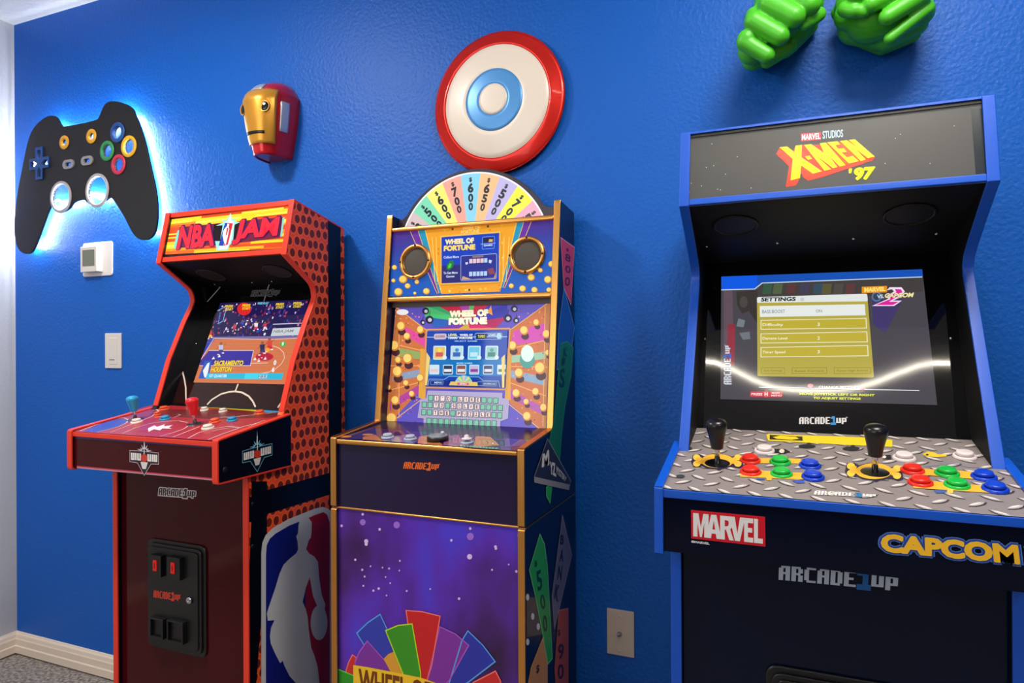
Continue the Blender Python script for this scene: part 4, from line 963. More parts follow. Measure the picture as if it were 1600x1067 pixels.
js = MB().lathe([(.0145, 0), (.0145, .002), (.012, .0032), (.004, .0036), (.004, .01)], 32).build('joystick', plastic(BW), wh, at=(p_, R))
q = MB().lathe([(.004, .008), (.0115, .009), (.0115, .0105), (.0055, .012), (.0055, .0165), (.003, .018), (.0001, .0182)], 24).build('thumb_cap', plastic((226, 214, 220)), js, at=(p_, None)); q.location = (0, 0, 0)
for x, y in ((-370, 118), (-275, 95), (1135, 215), (1200, 222)): screw(dk, pdk, zq(x, y), .0028, 'chrome')
# front art
pfr = Plane((0, -.362, 0), (1, 0, 0), (0, 0, 1))
a = Art(pfr, (500, 640, 4)); a.logo([(528, 326), (752, 336), (745, 378), (520, 368)], (236, 104, 30), (236, 104, 30), 0); a.build('word_mark', 'print', wh, label='orange ARCADE1UP lettering')
a = Art(pfr, (500, 850, 4)); lf = [c for c in wh.children if c.name.startswith('lower_front')][0]
for x, y, r_ in ((936, 78, 16), (1100, 27, 8), (1076, 160, 6), (870, 340, 8), (497, 165, 5), (317, 138, 5), (290, 0, 10), (265, 160, 7), (222, 97, 7), (433, 152, 6), (392, 146, 5), (500, 104, 6), (280, 202, 6), (272, 260, 6), (335, 290, 7), (368, 277, 8), (440, 243, 5), (411, 205, 5), (417, 320, 5), (543, 292, 6), (1228, 170, 8), (1180, 127, 5), (690, 280, 5), (268, -137, 18), (268, -187, 8), (290, -18, 13), (374, -93, 8), (480, -120, 20), (136, -115, 8), (940, -98, 8), (940, -48, 22), (822, -24, 8), (1098, 16, 9), (1240, -55, 6)):
    big = r_ > 15 and r_ != 16; a.ell((x, y), r_, r_*1.08, (160, 110, 216) if big else (226, 196, 240), 1 if big else 2, 14)
def wg(pts, c, e, L):
    a.poly(pts, c, L); a.pline(pts, .0026, e, L+1, True)
wg([(232, 555), (300, 490), (378, 437), (500, 700), (560, 860), (420, 860)], (52, 62, 176), (90, 170, 240), 3)
wg([(165, 790), (180, 740), (205, 690), (420, 860), (300, 900), (160, 900)], (206, 44, 44), (255, 120, 110), 3)
wg([(90, 1000), (92, 880), (105, 775), (330, 870), (330, 1000)], (44, 150, 30), (110, 220, 60), 5)
wg([(222, 735), (250, 670), (298, 604), (500, 830), (520, 900), (240, 900)], (128, 50, 160), (180, 90, 210), 5)
a.poly([(400, 715), (430, 685), (468, 668), (560, 880), (500, 900)], (226, 160, 50), 6)
wg([(541, 413), (640, 420), (754, 448), (700, 760), (655, 900), (610, 900)], (206, 30, 34), (255, 120, 110), 7)
wg([(414, 538), (490, 506), (579, 496), (632, 800), (632, 900), (560, 900)], (60, 150, 30), (200, 230, 30), 9)
wg([(752, 514), (850, 560), (932, 630), (810, 850), (760, 900), (660, 900)], (130, 48, 160), (176, 90, 200), 7)
wg([(927, 540), (1020, 630), (1097, 732), (930, 860), (860, 900), (800, 900), (890, 600)], (44, 52, 168), (90, 170, 240), 6)
wg([(960, 862), (1100, 790), (1130, 850), (1160, 1000), (960, 1000)], (206, 40, 40), (255, 120, 110), 8)
a.poly([(212, 752), (300, 765), (440, 792), (630, 830), (740, 868), (760, 1000), (215, 1000)], (250, 200, 40), 11)
a.text('WHEEL OF', [(245, 770), (700, 858), (700, 1010), (245, 930)], (120, 60, 10), 12, off=.04)
a.build('front_graphics', 'print', into=lf, label='purple front panel with a colourful fan of wheel wedges over a yellow banner')
# side art
pws = Plane((WX1, 0, 0), (0, 1, 0), (0, 0, 1)); a = Art(pws, 'uv')
for i in range(36): a.line((-.36, .02+i*.022), (-.02, .02+i*.022), .0012, (16, 34, 84), 0, True)
for i in range(17): a.line((-.355+i*.02, .01), (-.355+i*.02, .81), .0012, (16, 34, 84), 0, True)
a.z = (840, 290, 5.08)
def card(pts, c, e, L=1): a.poly(pts, c, L); a.pline(pts, .0022, e, L+1, True)
card([(180, 412), (290, 490), (262, 945), (245, 900), (205, 810)], (206, 60, 90), (240, 170, 180), 1)
for ch, q in (('$', [(225, 492), (246, 506), (243, 530), (224, 515)]), ('8', [(220, 530), (262, 560), (256, 612), (215, 590)]), ('0', [(220, 625), (264, 650), (256, 700), (215, 680)]), ('0', [(218, 715), (258, 738), (250, 800), (212, 790)])): a.text(ch, q, (70, 16, 60), 3, off=.01)
card([(207, 810), (290, 1130), (250, 1400), (150, 1460), (165, 1140)], (26, 84, 170), (120, 180, 230), 1)
a.z = (800, 350, 3.05)
card([(230, 570), (262, 560), (290, 590), (280, 720), (250, 870), (235, 1000), (225, 1130), (160, 1100), (196, 940), (210, 800)], (24, 116, 74), (60, 160, 110), 3)
for ch, q in (('S', [(228, 690), (250, 685), (248, 780), (218, 775)]), ('K', [(244, 590), (262, 585), (260, 630), (242, 635)]), ('I', [(236, 640), (252, 636), (248, 670), (232, 674)])): a.text(ch, q, (10, 60, 50), 6, off=.02)
a.z = (800, 680, 2.757)
a.poly([(165, -20), (210, -60), (195, 80), (160, 90)], (40, 150, 50), 3); card([(145, 225), (172, 205), (162, 292), (146, 262)], (44, 160, 60), (90, 200, 100), 3)
card([(150, 15), (250, 195), (246, 215), (92, 180)], (44, 44, 52), (150, 150, 150), 5); a.poly([(92, 178), (246, 212), (243, 236), (92, 203)], (150, 146, 148), 6)
a.text('M', [(128, 82), (156, 60), (158, 128), (124, 140)], (220, 216, 214), 7, off=.08); a.text('YZ', [(160, 112), (182, 120), (188, 180), (160, 165)], (220, 216, 214), 7, off=.05); a.text('MYSTERY', [(188, 128), (232, 182), (228, 200), (188, 165)], (200, 198, 198), 7, off=.04)
a.build('side_graphics', 'print', wh, label='prize cards on a dark blue grid')
a = Art(pws, (800, 680, 2.757))
a.poly([(62, 700), (160, 690), (165, 850), (62, 870)], (86, 74, 66), 1)
for y in (697, 780, 824, 890): a.ell((66 if y in (697, 890) else (88 if y == 780 else 112), y), 7, 15, (206, 210, 220), 2, 12)
card([(118, 425), (138, 470), (150, 560), (172, 960), (152, 985), (130, 860), (100, 700), (72, 580)], (40, 150, 70), (130, 220, 150), 3)
for ch, q in (('$', [(92, 545), (104, 535), (108, 560), (96, 572)]), ('5', [(100, 590), (122, 575), (130, 660), (110, 672)]), ('0', [(116, 690), (136, 680), (144, 745), (124, 752)]), ('0', [(128, 780), (146, 770), (152, 840), (134, 850)])): a.text(ch, q, (16, 60, 30), 5, off=.02)
card([(215, 345), (256, 515), (180, 835), (170, 690)], (104, 100, 124), (160, 160, 180), 3)
for ch, q in (('B', [(206, 430), (222, 425), (220, 470), (204, 470)]), ('A', [(205, 490), (222, 488), (218, 545), (200, 545)]), ('N', [(198, 560), (216, 560), (210, 625), (192, 620)]), ('K', [(186, 640), (204, 645), (196, 720), (178, 700)])): a.text(ch, q, (24, 22, 40), 5, off=.04)
card([(200, 755), (240, 745), (240, 1150), (190, 1150), (182, 1000)], (170, 70, 44), (206, 120, 90), 3)
for ch, q in (('$', [(194, 835), (206, 835), (206, 865), (194, 865)]), ('9', [(196, 900), (222, 895), (220, 965), (196, 965)]), ('0', [(194, 985), (222, 985), (220, 1050), (194, 1050)])): a.text(ch, q, (50, 16, 12), 5, off=.02)
card([(132, 868), (150, 980), (150, 1160), (50, 1160), (80, 1000)], (190, 130, 70), (220, 180, 130), 3); a.text('$', [(102, 990), (116, 985), (116, 1020), (102, 1030)], (50, 30, 12), 5)
a.build('side_graphics', 'print', wh, label='prize cards on the lower side')
# ================================================================ blue-edged cabinet
BX0, BX1 = -.177, .302; BT = .016
bc = empty('arcade_cabinet', (.0625, -.3, 0), 'largest arcade cabinet, black with blue edging and a diamond-plate control deck, on the right', 'arcade cabinet', 'stand-up arcade cabinets along the wall')
fr = [(-.3880, 1.5795), (-.4150, 1.4415), (-.3600, 1.4080), (-.3100, 1.3760), (-.2800, 1.3560), (-.2640, 1.3430), (-.2570, 1.3290), (-.2600, 1.3130), (-.2750, 1.2860), (-.4380, 1.0000)]
prof = [(-.06, .05), (-.06, 1.545)]+fr+[(-.44, .985), (-.527, .955), (-.527, 0), (-.06, 0)]
body_panels(bc, prof, [(-.061, 1.545)]+fr, BX0, BX1, BT, ('black_flat', 'black_flat'), 'blue_trim')
for u, v in ((BX0, BX0+BT), (BX1-BT, BX1)): trim_strip([(-.527, .90), (-.527, .002)], u, v).build('front_moulding', 'blue_trim', bc, bevel=.0012)
bi0, bi1 = BX0+BT, BX1-BT
MB().box(bi0, bi1, -.072, -.064, .05, 1.54).build('back_panel', 'black', bc)
MB().extr([(bi0, -.066, 1.538), (bi1, -.066, 1.538), (bi1, -.378, 1.570), (bi0, -.378, 1.570)], (0, 0, .006)).build('top_panel', 'black', bc)
lfp = MB().box(bi0, bi1, -.515, -.507, .02, .92).build('front_panel', mat('navy_gloss_front', (2, 14, 40), .08, spec=.25), bc)
# marquee
pm2 = slope_plane((-.3880+.007, 1.5795), (-.4150+.007, 1.4415)); mv = pm2.v if pm2.v.z > 0 else -pm2.v; o2 = Vector((0, -.4150+.007, 1.4415)); LM = math.hypot(.027, .138)
def m2(x, t, h=0): return Vector((x, 0, 0))+o2+mv*t+pm2.n*h
mq2 = MB().extr([m2(bi0, 0), m2(bi1, 0), m2(bi1, LM-.002), m2(bi0, LM-.002)], pm2.n*-.006).build('marquee', mat('smoked_marquee_haze', (50, 50, 50), .35, emit=(84, 82, 78), strength=.6), bc)  # grey reflected haze put in as an even emission
MB().extr([m2(bi0, 0, .006), m2(bi1, 0, .006), m2(bi1, .0115, .006), m2(bi0, .0115, .006)], pm2.n*-.008).build('marquee_rail', 'blue_trim', mq2, bevel=.001)
MB().extr([m2(bi0, LM-.0085, .003), m2(bi1, LM-.0085, .003), m2(bi1, LM-.003, .003), m2(bi0, LM-.003, .003)], pm2.n*-.004).build('marquee_rail', 'black', mq2)
MB().extr([m2(bi0, LM-.003, .006), m2(bi1, LM-.003, .006), m2(bi1, LM+.001, .006), m2(bi0, LM+.001, .006)], pm2.n*-.012).build('marquee_rail', 'blue_trim', mq2)
a = Art(pm2, (1200, 190, 8))
YE = (250, 240, 20); RE = (236, 66, 46)
a.poly([(412, 150), (662, 132), (662, 228), (415, 248)], (226, 70, 84), 0); a.text('MARVEL', [(422, 160), (656, 143), (656, 218), (422, 236)], (250, 236, 240), 1, off=.03); a.text('STUDIOS', [(682, 120), (936, 98), (938, 196), (684, 218)], (206, 232, 246), 1, off=.02)
X_ = [(145, 325), (240, 316), (330, 385), (345, 305), (425, 295), (418, 450), (675, 625), (560, 655), (415, 552), (400, 708), (283, 738), (308, 470)]
Mh = [(450, 296), (540, 286), (735, 400), (645, 275), (735, 266), (980, 545), (895, 565), (800, 470), (870, 572), (815, 588), (640, 470), (790, 600), (705, 618)]
Mh = [(450, 296), (538, 286), (700, 395), (648, 276), (722, 266), (968, 548), (898, 566), (770, 440), (868, 572), (812, 586), (600, 425), (788, 598), (706, 618)]
Ee = [(740, 262), (865, 250), (905, 292), (838, 300), (880, 345), (945, 338), (985, 385), (920, 392), (985, 450), (1060, 432), (1135, 498), (1012, 528)]
Nn = [(902, 246), (990, 238), (1130, 360), (1070, 232), (1090, 226), (1330, 440), (1310, 460), (1245, 458), (1130, 400), (1230, 470), (1150, 498)]
Nn = [(902, 246), (985, 238), (1120, 330), (1010, 234), (1085, 226), (1332, 440), (1250, 462), (1095, 345), (1222, 478), (1160, 498)]
hy = [(462, 438), (518, 430), (552, 470), (498, 482)]
for G_ in (X_, Mh, Ee, Nn):
    for k in range(1, 9):
        dx = -42*k/8; dy = 92*k/8 if G_ is X_ else 62*k/8
        a.poly([(x+dx*.9+(12 if G_ is not X_ else 0), y+dy*.8) for x, y in G_], RE, 1)
a.poly([(145, 325), (102, 410), (262, 560), (222, 820), (345, 800), (400, 708), (308, 470)], RE, 1); a.poly([(415, 552), (430, 690), (500, 742), (700, 690), (1180, 530), (1330, 462), (1332, 440), (700, 600), (560, 655)], RE, 1)
a.poly([(425, 295), (640, 290), (700, 560), (560, 640), (415, 500)], RE, 1); a.poly([(660, 275), (1080, 230), (1300, 440), (750, 600), (560, 420)], (214, 90, 30), 1)
for G_ in (X_, Mh, Ee, Nn, hy): a.poly(G_, YE, 4)
a.text("'", [(1010, 590), (1050, 586), (1046, 650), (1002, 652)], (222, 244, 30), 4, off=.03); a.text('97', [(1072, 580), (1345, 560), (1300, 728), (1072, 742)], (222, 244, 30), 4, off=.07)
a.z = (1040, 140, 2.857)
for x, y in ((207, 243), (182, 348), (268, 378), (115, 418), (232, 445), (245, 448), (382, 440), (1048, 200), (1025, 218), (1288, 163), (215, 340), (106, 460), (320, 300), (1180, 330), (160, 430), (980, 330)): a.ell((x, y), 1.8, 1.8, (230, 230, 226), 1, 8)
a.poly([(1362, 88), (1410, 84), (1438, 372), (1384, 378)], (42, 50, 56), 0); a.build('marquee_art', 'self_lit', into=mq2, label="smoked marquee with "+"yellow X-MEN '97 lettering with a red drop edge")
# underside, speakers
pu2 = slope_plane((-.4065, 1.4400), (-.1540, 1.3640)); fw = lambda y: 1.4400+(y+.4065)*(1.4400-1.3640)/(-.4065+.1540)
MB().extr([(bi0, -.4065, 1.4400), (bi1, -.4065, 1.4400), (bi1, -.150, fw(-.150)), (bi0, -.150, fw(-.150))], (0, .002, .008)).build('speaker_panel', 'black_flat', bc)
sp2 = [c for c in bc.children if c.name.startswith('speaker_panel')][0]
M['speaker_dark'] = mat('dark_speaker_ring', (9, 9, 10), .5, spec=.3)
for p in ((1149, 352), (1421, 335)): grille(sp2, pu2, pu2.hit(*p), .041, m='speaker_dark')
for p in ((1103.5, 385), (1214.5, 379.5), (1333.5, 372.5), (1463.5, 365)): screw(sp2, pu2, p, .0033, 'chrome')
# bezel
kb = .45; by = lambda z: -.2526-(1.1526-z)*kb
pb2 = slope_plane((by(1.3), 1.3), (by(1.0), 1.0)); zt = 1.366
MB().extr([(bi0, by(zt), zt), (bi1, by(zt), zt), (bi1, by(1.02), 1.02), (bi0, by(1.02), 1.02)], pb2.n*-.006).build('screen_bezel', 'black_gloss', bc)
bz2 = [c for c in bc.children if c.name.startswith('screen_bezel')][0]
a = Art(pb2, (1040, 400, 2.857)); a.logo([(596, 720), (812, 718), (812, 750), (596, 750)], (212, 210, 212), (30, 130, 200), 0)
a.build('word_mark', 'print', bz2, label='white ARCADE1UP lettering with a blue 1')
for p in ((1101, 529), (1486, 528)): screw(bz2, pb2, p, .0035, 'chrome')
sq = [(1127, 433), (1441, 421.5), (1464, 632), (1125.5, 622)]
sc2 = MB().extr([pb2.hit(*p)+pb2.n*.0008 for p in sq], pb2.n*-.005).build('screen', 'black_gloss', bc)
a = Art(pb2, (1110, 410, 4.324), h0=.0011); SC = [(74, 98), (1430, 48), (1532, 965), (68, 925)]; a.setclip(SC)
def gp(pts, cols, L): a.poly(pts, cols, L)
GR = (76, 72, 80)
a.poly(SC, GR, 0)
a.poly([(74, 98), (1430, 48), (1436, 100), (76, 180)], (28, 84, 186), 1)
a.poly([(74, 98), (320, 88), (310, 185), (76, 190)], (20, 92, 232), 2); a.poly([(300, 185), (350, 140), (1000, 112), (1436, 98), (1436, 200), (300, 300)], (70, 66, 66), 2)
a.pline([(74, 188), (300, 182), (350, 142), (1430, 101)], .0022, (196, 214, 236), 3)
for i, (x, c) in enumerate(((360, (58, 92, 70)), (430, (84, 100, 70)), (520, (96, 60, 60)), (610, (70, 66, 90)), (700, (58, 80, 96)), (760, (96, 90, 60)), (840, (80, 78, 70)), (920, (98, 62, 62)))): a.poly([(x, 148), (x+60, 146), (x+50, 215), (x-10, 215)], c, 3)
a.poly([(90, 190), (150, 190), (160, 700), (90, 690)], (100, 82, 92), 1); a.poly([(120, 420), (168, 420), (162, 700), (110, 690)], (150, 50, 66), 2)
a.poly([(175, 200), (320, 190), (320, 420), (260, 330), (215, 350), (180, 290)], (62, 56, 54), 2); a.poly([(190, 380), (235, 395), (225, 440), (175, 435)], (118, 128, 136), 3); a.poly([(195, 480), (265, 470), (270, 520), (220, 525)], (112, 118, 126), 3); a.ell((225, 270), 28, 40, (76, 74, 70), 3, 12)
a.poly([(1090, 250), (1300, 250), (1180, 480), (1100, 420)], (70, 60, 110), 1)
PANEL = [(315, 238), (1058, 214), (1105, 782), (318, 772)]
a.rrect(PANEL, .004, (186, 172, 74), 4); a.rrect([(315, 238), (1058, 214), (1063, 266), (315, 276)], .003, (230, 234, 232), 5)
a.text('SETTINGS', [(345, 240), (578, 236), (576, 264), (341, 268)], (20, 20, 24), 6, off=.04); a.ell((620, 253), 14, 14, (206, 210, 210), 6)
a.poly([(333, 298), (1042, 286), (1048, 360), (335, 372)], (236, 240, 236), 5); a.text('BASS BOOST', [(350, 325), (505, 322), (505, 345), (350, 348)], (130, 140, 150), 6, off=.01); a.text('ON', [(712, 322), (754, 321), (754, 341), (712, 342)], (130, 140, 150), 6, off=.01)
for y0, y1, t, n_ in ((395, 455, 'Difficulty', '3'), (486, 548, 'Damage Level', '2'), (578, 642, 'Timer Speed', '3')):
    a.poly([(342, y0), (1050+(y0-395)*.06, y0-14), (1054+(y0-395)*.06, y1-8), (342, y1)], (196, 178, 60), 5); a.pline([(342, y0), (1050+(y0-395)*.06, y0-14), (1054+(y0-395)*.06, y1-8), (342, y1)], .0016, (240, 236, 196), 6, True)
    a.text(t, [(352, (y0+y1)/2-10), (352+len(t)*14, (y0+y1)/2-11), (352+len(t)*14, (y0+y1)/2+13), (352, (y0+y1)/2+14)], (244, 240, 206), 7, off=.02); a.text(n_, [(722, (y0+y1)/2-14), (740, (y0+y1)/2-14), (740, (y0+y1)/2+8), (722, (y0+y1)/2+8)], (244, 240, 206), 7, off=.02)
for x0, x1, t in ((345, 500, 'Exit Settings'), (552, 785, 'Reset Current'), (836, 1080, 'Reset High Scores')):
    a.pline([(x0, 715), (x1, 713), (x1+2, 752), (x0, 754)], .0006, (120, 112, 40), 6, True); a.text(t, [(x0+18, 728), (x1-16, 727), (x1-16, 742), (x0+18, 744)], (140, 130, 50), 6, off=.01)
a.poly([(1022, 168), (1192, 162), (1192, 205), (1022, 212)], (240, 150, 24), 5); a.text('MARVEL', [(1038, 174), (1182, 168), (1182, 198), (1038, 206)], (255, 226, 120), 6, off=.07)
a.ell((1122, 235), 34, 34, (90, 120, 160), 5, 18); a.ell((1122, 235), 24, 24, (56, 70, 96), 6, 18); a.text('VS.', [(1125, 222), (1172, 220), (1172, 246), (1125, 248)], (206, 220, 236), 8, off=.04)
a.poly([(1090, 298), (1200, 250), (1190, 230), (1240, 200), (1225, 185), (1190, 192), (1210, 172), (1290, 172), (1312, 200), (1290, 235), (1230, 262), (1292, 262), (1240, 298)], (250, 230, 246), 6); a.poly([(1112, 292), (1215, 252), (1205, 235), (1255, 205), (1245, 184), (1285, 186), (1296, 202), (1275, 228), (1205, 270), (1272, 270), (1232, 292)], (226, 40, 160), 7)
a.text('CAPCOM', [(1178, 214), (1375, 208), (1365, 240), (1175, 246)], (60, 40, 30), 8, off=.05, grow=.04); a.text('CAPCOM', [(1178, 214), (1375, 208), (1365, 240), (1175, 246)], (244, 232, 170), 9, off=.05)
a.pline([(328, 846), (1410, 868)], .0016, (226, 230, 236), 5); a.text('CHANGE SETTING', [(730, 836), (1000, 842), (1000, 858), (730, 854)], (236, 236, 240), 7, off=.04)
a.ell((675, 836), 20, 14, (240, 150, 160), 6); a.ell((1026, 854), 18, 13, (240, 120, 130), 6)
a.rrect([(268, 872), (490, 874), (488, 914), (266, 912)], .004, (206, 56, 70), 5); a.text('PRESS', [(276, 884), (352, 885), (352, 902), (276, 901)], (250, 210, 214), 6, off=.05); a.ell((377, 892), 20, 24, (226, 70, 84), 6); a.text('H', [(366, 880), (388, 880), (388, 906), (366, 905)], (255, 236, 236), 7, off=.06); a.text('MAIN', [(414, 878), (466, 878), (466, 890), (414, 890)], (250, 210, 214), 6, off=.04); a.text('MENU', [(410, 896), (482, 896), (482, 908), (410, 908)], (250, 210, 214), 6, off=.04)
a.text('MOVE JOYSTICK LEFT OR RIGHT', [(603, 882), (1110, 892), (1108, 912), (601, 902)], (232, 240, 60), 6, off=.05); a.text('TO ADJUST SETTINGS', [(695, 910), (1016, 916), (1014, 936), (693, 930)], (232, 240, 60), 6, off=.05)
a.logo([(90, 828), (96, 560), (134, 560), (144, 828)], (206, 210, 222), (40, 100, 200), 7)
a.build('screen_picture', 'screen', sc2, label='lit screen with a yellow settings menu')
# control deck
dsl = .205; dz = lambda y: .9705+(y+.60)*dsl
pdb = slope_plane((-.60, .9705), (-.31, dz(-.31)))
dk2 = MB().prism_x([(-.5985, .8745), (-.5985, .9700), (-.447, dz(-.447)-.0005), (-.447, dz(-.447)-.012), (-.50, .955), (-.50, .8745)], BX0, BX1).prism_x([(-.447, dz(-.447)-.012), (-.447, dz(-.447)-.0005), (-.306, dz(-.306)-.0005), (-.306, dz(-.306)-.012)], bi0, bi1).build('control_deck', mat('deck_dark_blue', (5, 11, 32), .1, spec=.2), bc)
for (u, v) in ((BX0-.0125, BX0), (BX1, BX1+.0125)):
    dpf = [(-.6030, .974), (-.6030, .8725), (-.598, .8695), (-.40, .8695), (-.40, dz(-.40)+.004), (-.598, dz(-.598)+.004)]
    q = MB().prism_x(dpf[::-1], u, v).build('deck_side', 'black', dk2, bevel=.001)
    trim_strip([(-.40, dz(-.40)+.004), (-.598, dz(-.598)+.004), (-.6030, .971), (-.6030, .8725), (-.598, .8695)], u, v).build('edge_moulding', 'blue_trim', q, bevel=.001)
MB().box(BX0, BX1, -.6010, -.5980, .9575, .9703).build('front_rail', 'blue_trim', dk2, bevel=.001)
a = Art(pdb, 'uv', h0=.0005)
c0 = pdb.uv(1041, 764); vt = pdb.uv(1076, 675)[1]; v0 = (Vector((0, -.599, dz(-.599)))-pdb.o).dot(pdb.v); v1 = (Vector((0, -.3115, dz(-.3115)))-pdb.o).dot(pdb.v)
a.setclip([(BX0, v0), (BX1, v0), (BX1, v1), (BX0, v1)], True)
sgn = 1 if v1 > v0 else -1
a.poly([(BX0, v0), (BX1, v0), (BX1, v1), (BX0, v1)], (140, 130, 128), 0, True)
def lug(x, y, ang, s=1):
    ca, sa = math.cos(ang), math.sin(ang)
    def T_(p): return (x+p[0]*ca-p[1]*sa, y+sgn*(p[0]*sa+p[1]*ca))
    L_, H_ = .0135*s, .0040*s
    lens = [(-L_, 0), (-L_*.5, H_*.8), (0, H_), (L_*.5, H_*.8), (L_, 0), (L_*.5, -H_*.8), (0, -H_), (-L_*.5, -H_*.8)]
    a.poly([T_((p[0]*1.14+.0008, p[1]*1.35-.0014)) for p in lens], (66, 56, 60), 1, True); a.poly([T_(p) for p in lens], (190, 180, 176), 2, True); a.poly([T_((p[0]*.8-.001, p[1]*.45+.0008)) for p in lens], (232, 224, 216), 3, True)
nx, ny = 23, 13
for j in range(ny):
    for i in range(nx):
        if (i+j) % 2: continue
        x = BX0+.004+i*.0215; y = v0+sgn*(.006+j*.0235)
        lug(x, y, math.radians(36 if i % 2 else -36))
a.clip = None; a.z = (1020, 660, 7.62)
OG = (246, 184, 50); DK = (34, 30, 60)
def stickplate(cx, cy, s=1.0, sk=0):
    def q(pts): return [(cx+x*s, cy+y*s+sk*x) for x, y in pts]
    a.poly(q([(-310, 20), (-290, -70), (-210, -80), (-160, -55), (-60, -85), (60, -85), (180, -50), (230, -70), (300, -40), (310, 70), (260, 90), (180, 70), (60, 95), (20, 115), (-20, 95), (-120, 90), (-180, 65), (-280, 75)]), DK, 4)
    for x in (-245, 245):
        for y in (-38, 38): a.ell(q([(x, y)])[0], 44*s, 36*s, (250, 200, 70), 6, 14)
        a.poly(q([(x-10, -34), (x+(60 if x < 0 else -60), -40), (x+(60 if x < 0 else -60), 40), (x-10, 34)]), OG, 6)
    a.ell(q([(0, 2)])[0], 196*s, 84*s, OG, 5, 28)
stickplate(768, 466)
a.poly([(1040, 430), (1760, 440), (1760, 500), (1040, 490)], OG, 4); a.poly([(1040, 570), (1800, 610), (1810, 690), (1040, 655)], OG, 4)
a.pline([(1030, 410), (1400, 400), (1760, 425)], .0012, (90, 110, 170), 5)
a.poly([(1230, 675), (1330, 672), (1330, 692), (1240, 694)], (70, 100, 170), 5); a.poly([(1350, 670), (1420, 672), (1410, 700), (1360, 700)], OG, 5); a.poly([(1650, 700), (1800, 700), (1810, 730), (1720, 735)], (60, 90, 190), 5)
a.poly([(1350, 150), (1530, 158), (1530, 235), (1370, 220)], (240, 208, 30), 4)
a.z = (1200, 660, 7.62)
a.poly([(0, 145), (1130, 185), (1480, 215), (1480, 300), (1120, 285), (0, 225)], (240, 208, 30), 4); a.poly([(20, 158), (410, 178), (412, 228), (20, 212)], (40, 36, 24), 5); a.poly([(55, 185), (150, 168), (330, 182), (370, 205), (280, 218), (100, 205)], (240, 208, 30), 6)
for x, y in ((465, 292), (990, 320)): a.ell((x, y), 104, 24, (20, 20, 24), 4, 18); a.ell((x+20, y-24), 28, 20, (20, 20, 24), 4, 12)
a.poly([(60, 325), (200, 325), (270, 355), (200, 380), (60, 375)], (24, 20, 24), 4); a.ell((165, 352), 32, 24, (226, 210, 190), 5, 12)
a.poly([(1360, 400), (1460, 395), (1470, 450), (1370, 445)], (24, 20, 24), 4); a.ell((1385, 422), 22, 18, (236, 220, 200), 5, 12)
a.logo([(560, 822), (1300, 868), (1300, 905), (545, 872)], (232, 226, 222), (30, 120, 180), 5)
stickplate(1262, 590, 1.12, .06)
a.z = (1400, 660, 6.67)
a.poly([(60, 478), (780, 520), (830, 600), (100, 540)], OG, 4); a.poly([(180, 605), (900, 665), (1000, 745), (180, 690)], OG, 4); a.poly([(390, 715), (520, 715), (510, 745), (420, 745)], (70, 100, 170), 5); a.poly([(540, 700), (600, 705), (590, 750), (530, 745)], (250, 200, 90), 5)
a.pline([(300, 470), (600, 440), (760, 475), (900, 480)], .0012, (90, 110, 170), 5)
a.poly([(270, 340), (330, 310), (400, 320), (440, 340), (520, 340), (530, 360), (440, 370), (330, 365)], (230, 200, 50), 4); a.ell((325, 345), 16, 10, (60, 50, 30), 5, 10)
a.z = (1020, 660, 7.62)
for x, y in ((418, 315), (330, 650)): a.ell((x, y), 52, 22, (56, 58, 58), 4, 16)
a.z = (1400, 660, 6.67); a.ell((1105, 460), 60, 20, (56, 58, 58), 4, 16)
a.build('deck_graphics', 'print_matte', dk2, label='diamond-plate print with yellow and blue panels')
joystick(dk2, pdb, (1121, 725), (1121, 661), (20, 18, 17), 'black bat-top joystick, left', rb=.0170, dust=(12, 14, 14), dr=.0215, hgt=.078)
joystick(dk2, pdb, (1367, 739), (1366, 673), (20, 18, 17), 'black bat-top joystick, right', rb=.0170, dust=(12, 14, 14), dr=.0215, hgt=.078)
R_, G_2, B_2, W_2 = (236, 44, 30), (28, 190, 72), (10, 64, 200), (232, 220, 218)
for px, c in (((1172.2, 721), R_), ((1172.9, 739), R_), ((1219, 723.5), G_2), ((1221, 742), G_2), ((1265.6, 729), B_2), ((1270.2, 747), B_2), ((1194.5, 706), W_2), ((1425.5, 737), R_), ((1438.2, 756), R_), ((1479.5, 741.5), G_2), ((1495.2, 760), G_2), ((1537.2, 747), B_2), ((1555, 766), B_2), ((1412.7, 717.5), W_2), ((1507.2, 715), W_2)):
    button(dk2, pdb, px, c, .0168)
# deck front lettering
pf2 = Plane((0, -.5985, 0), (1, 0, 0), (0, 0, 1))
a = Art(pf2, (1060, 780, 8)); a.poly([(158, 132), (1082, 218), (1088, 592), (162, 488)], (226, 24, 44), 0)
a.poly([(170, 144), (1072, 230), (1076, 580), (172, 478)], (206, 16, 36), 1)
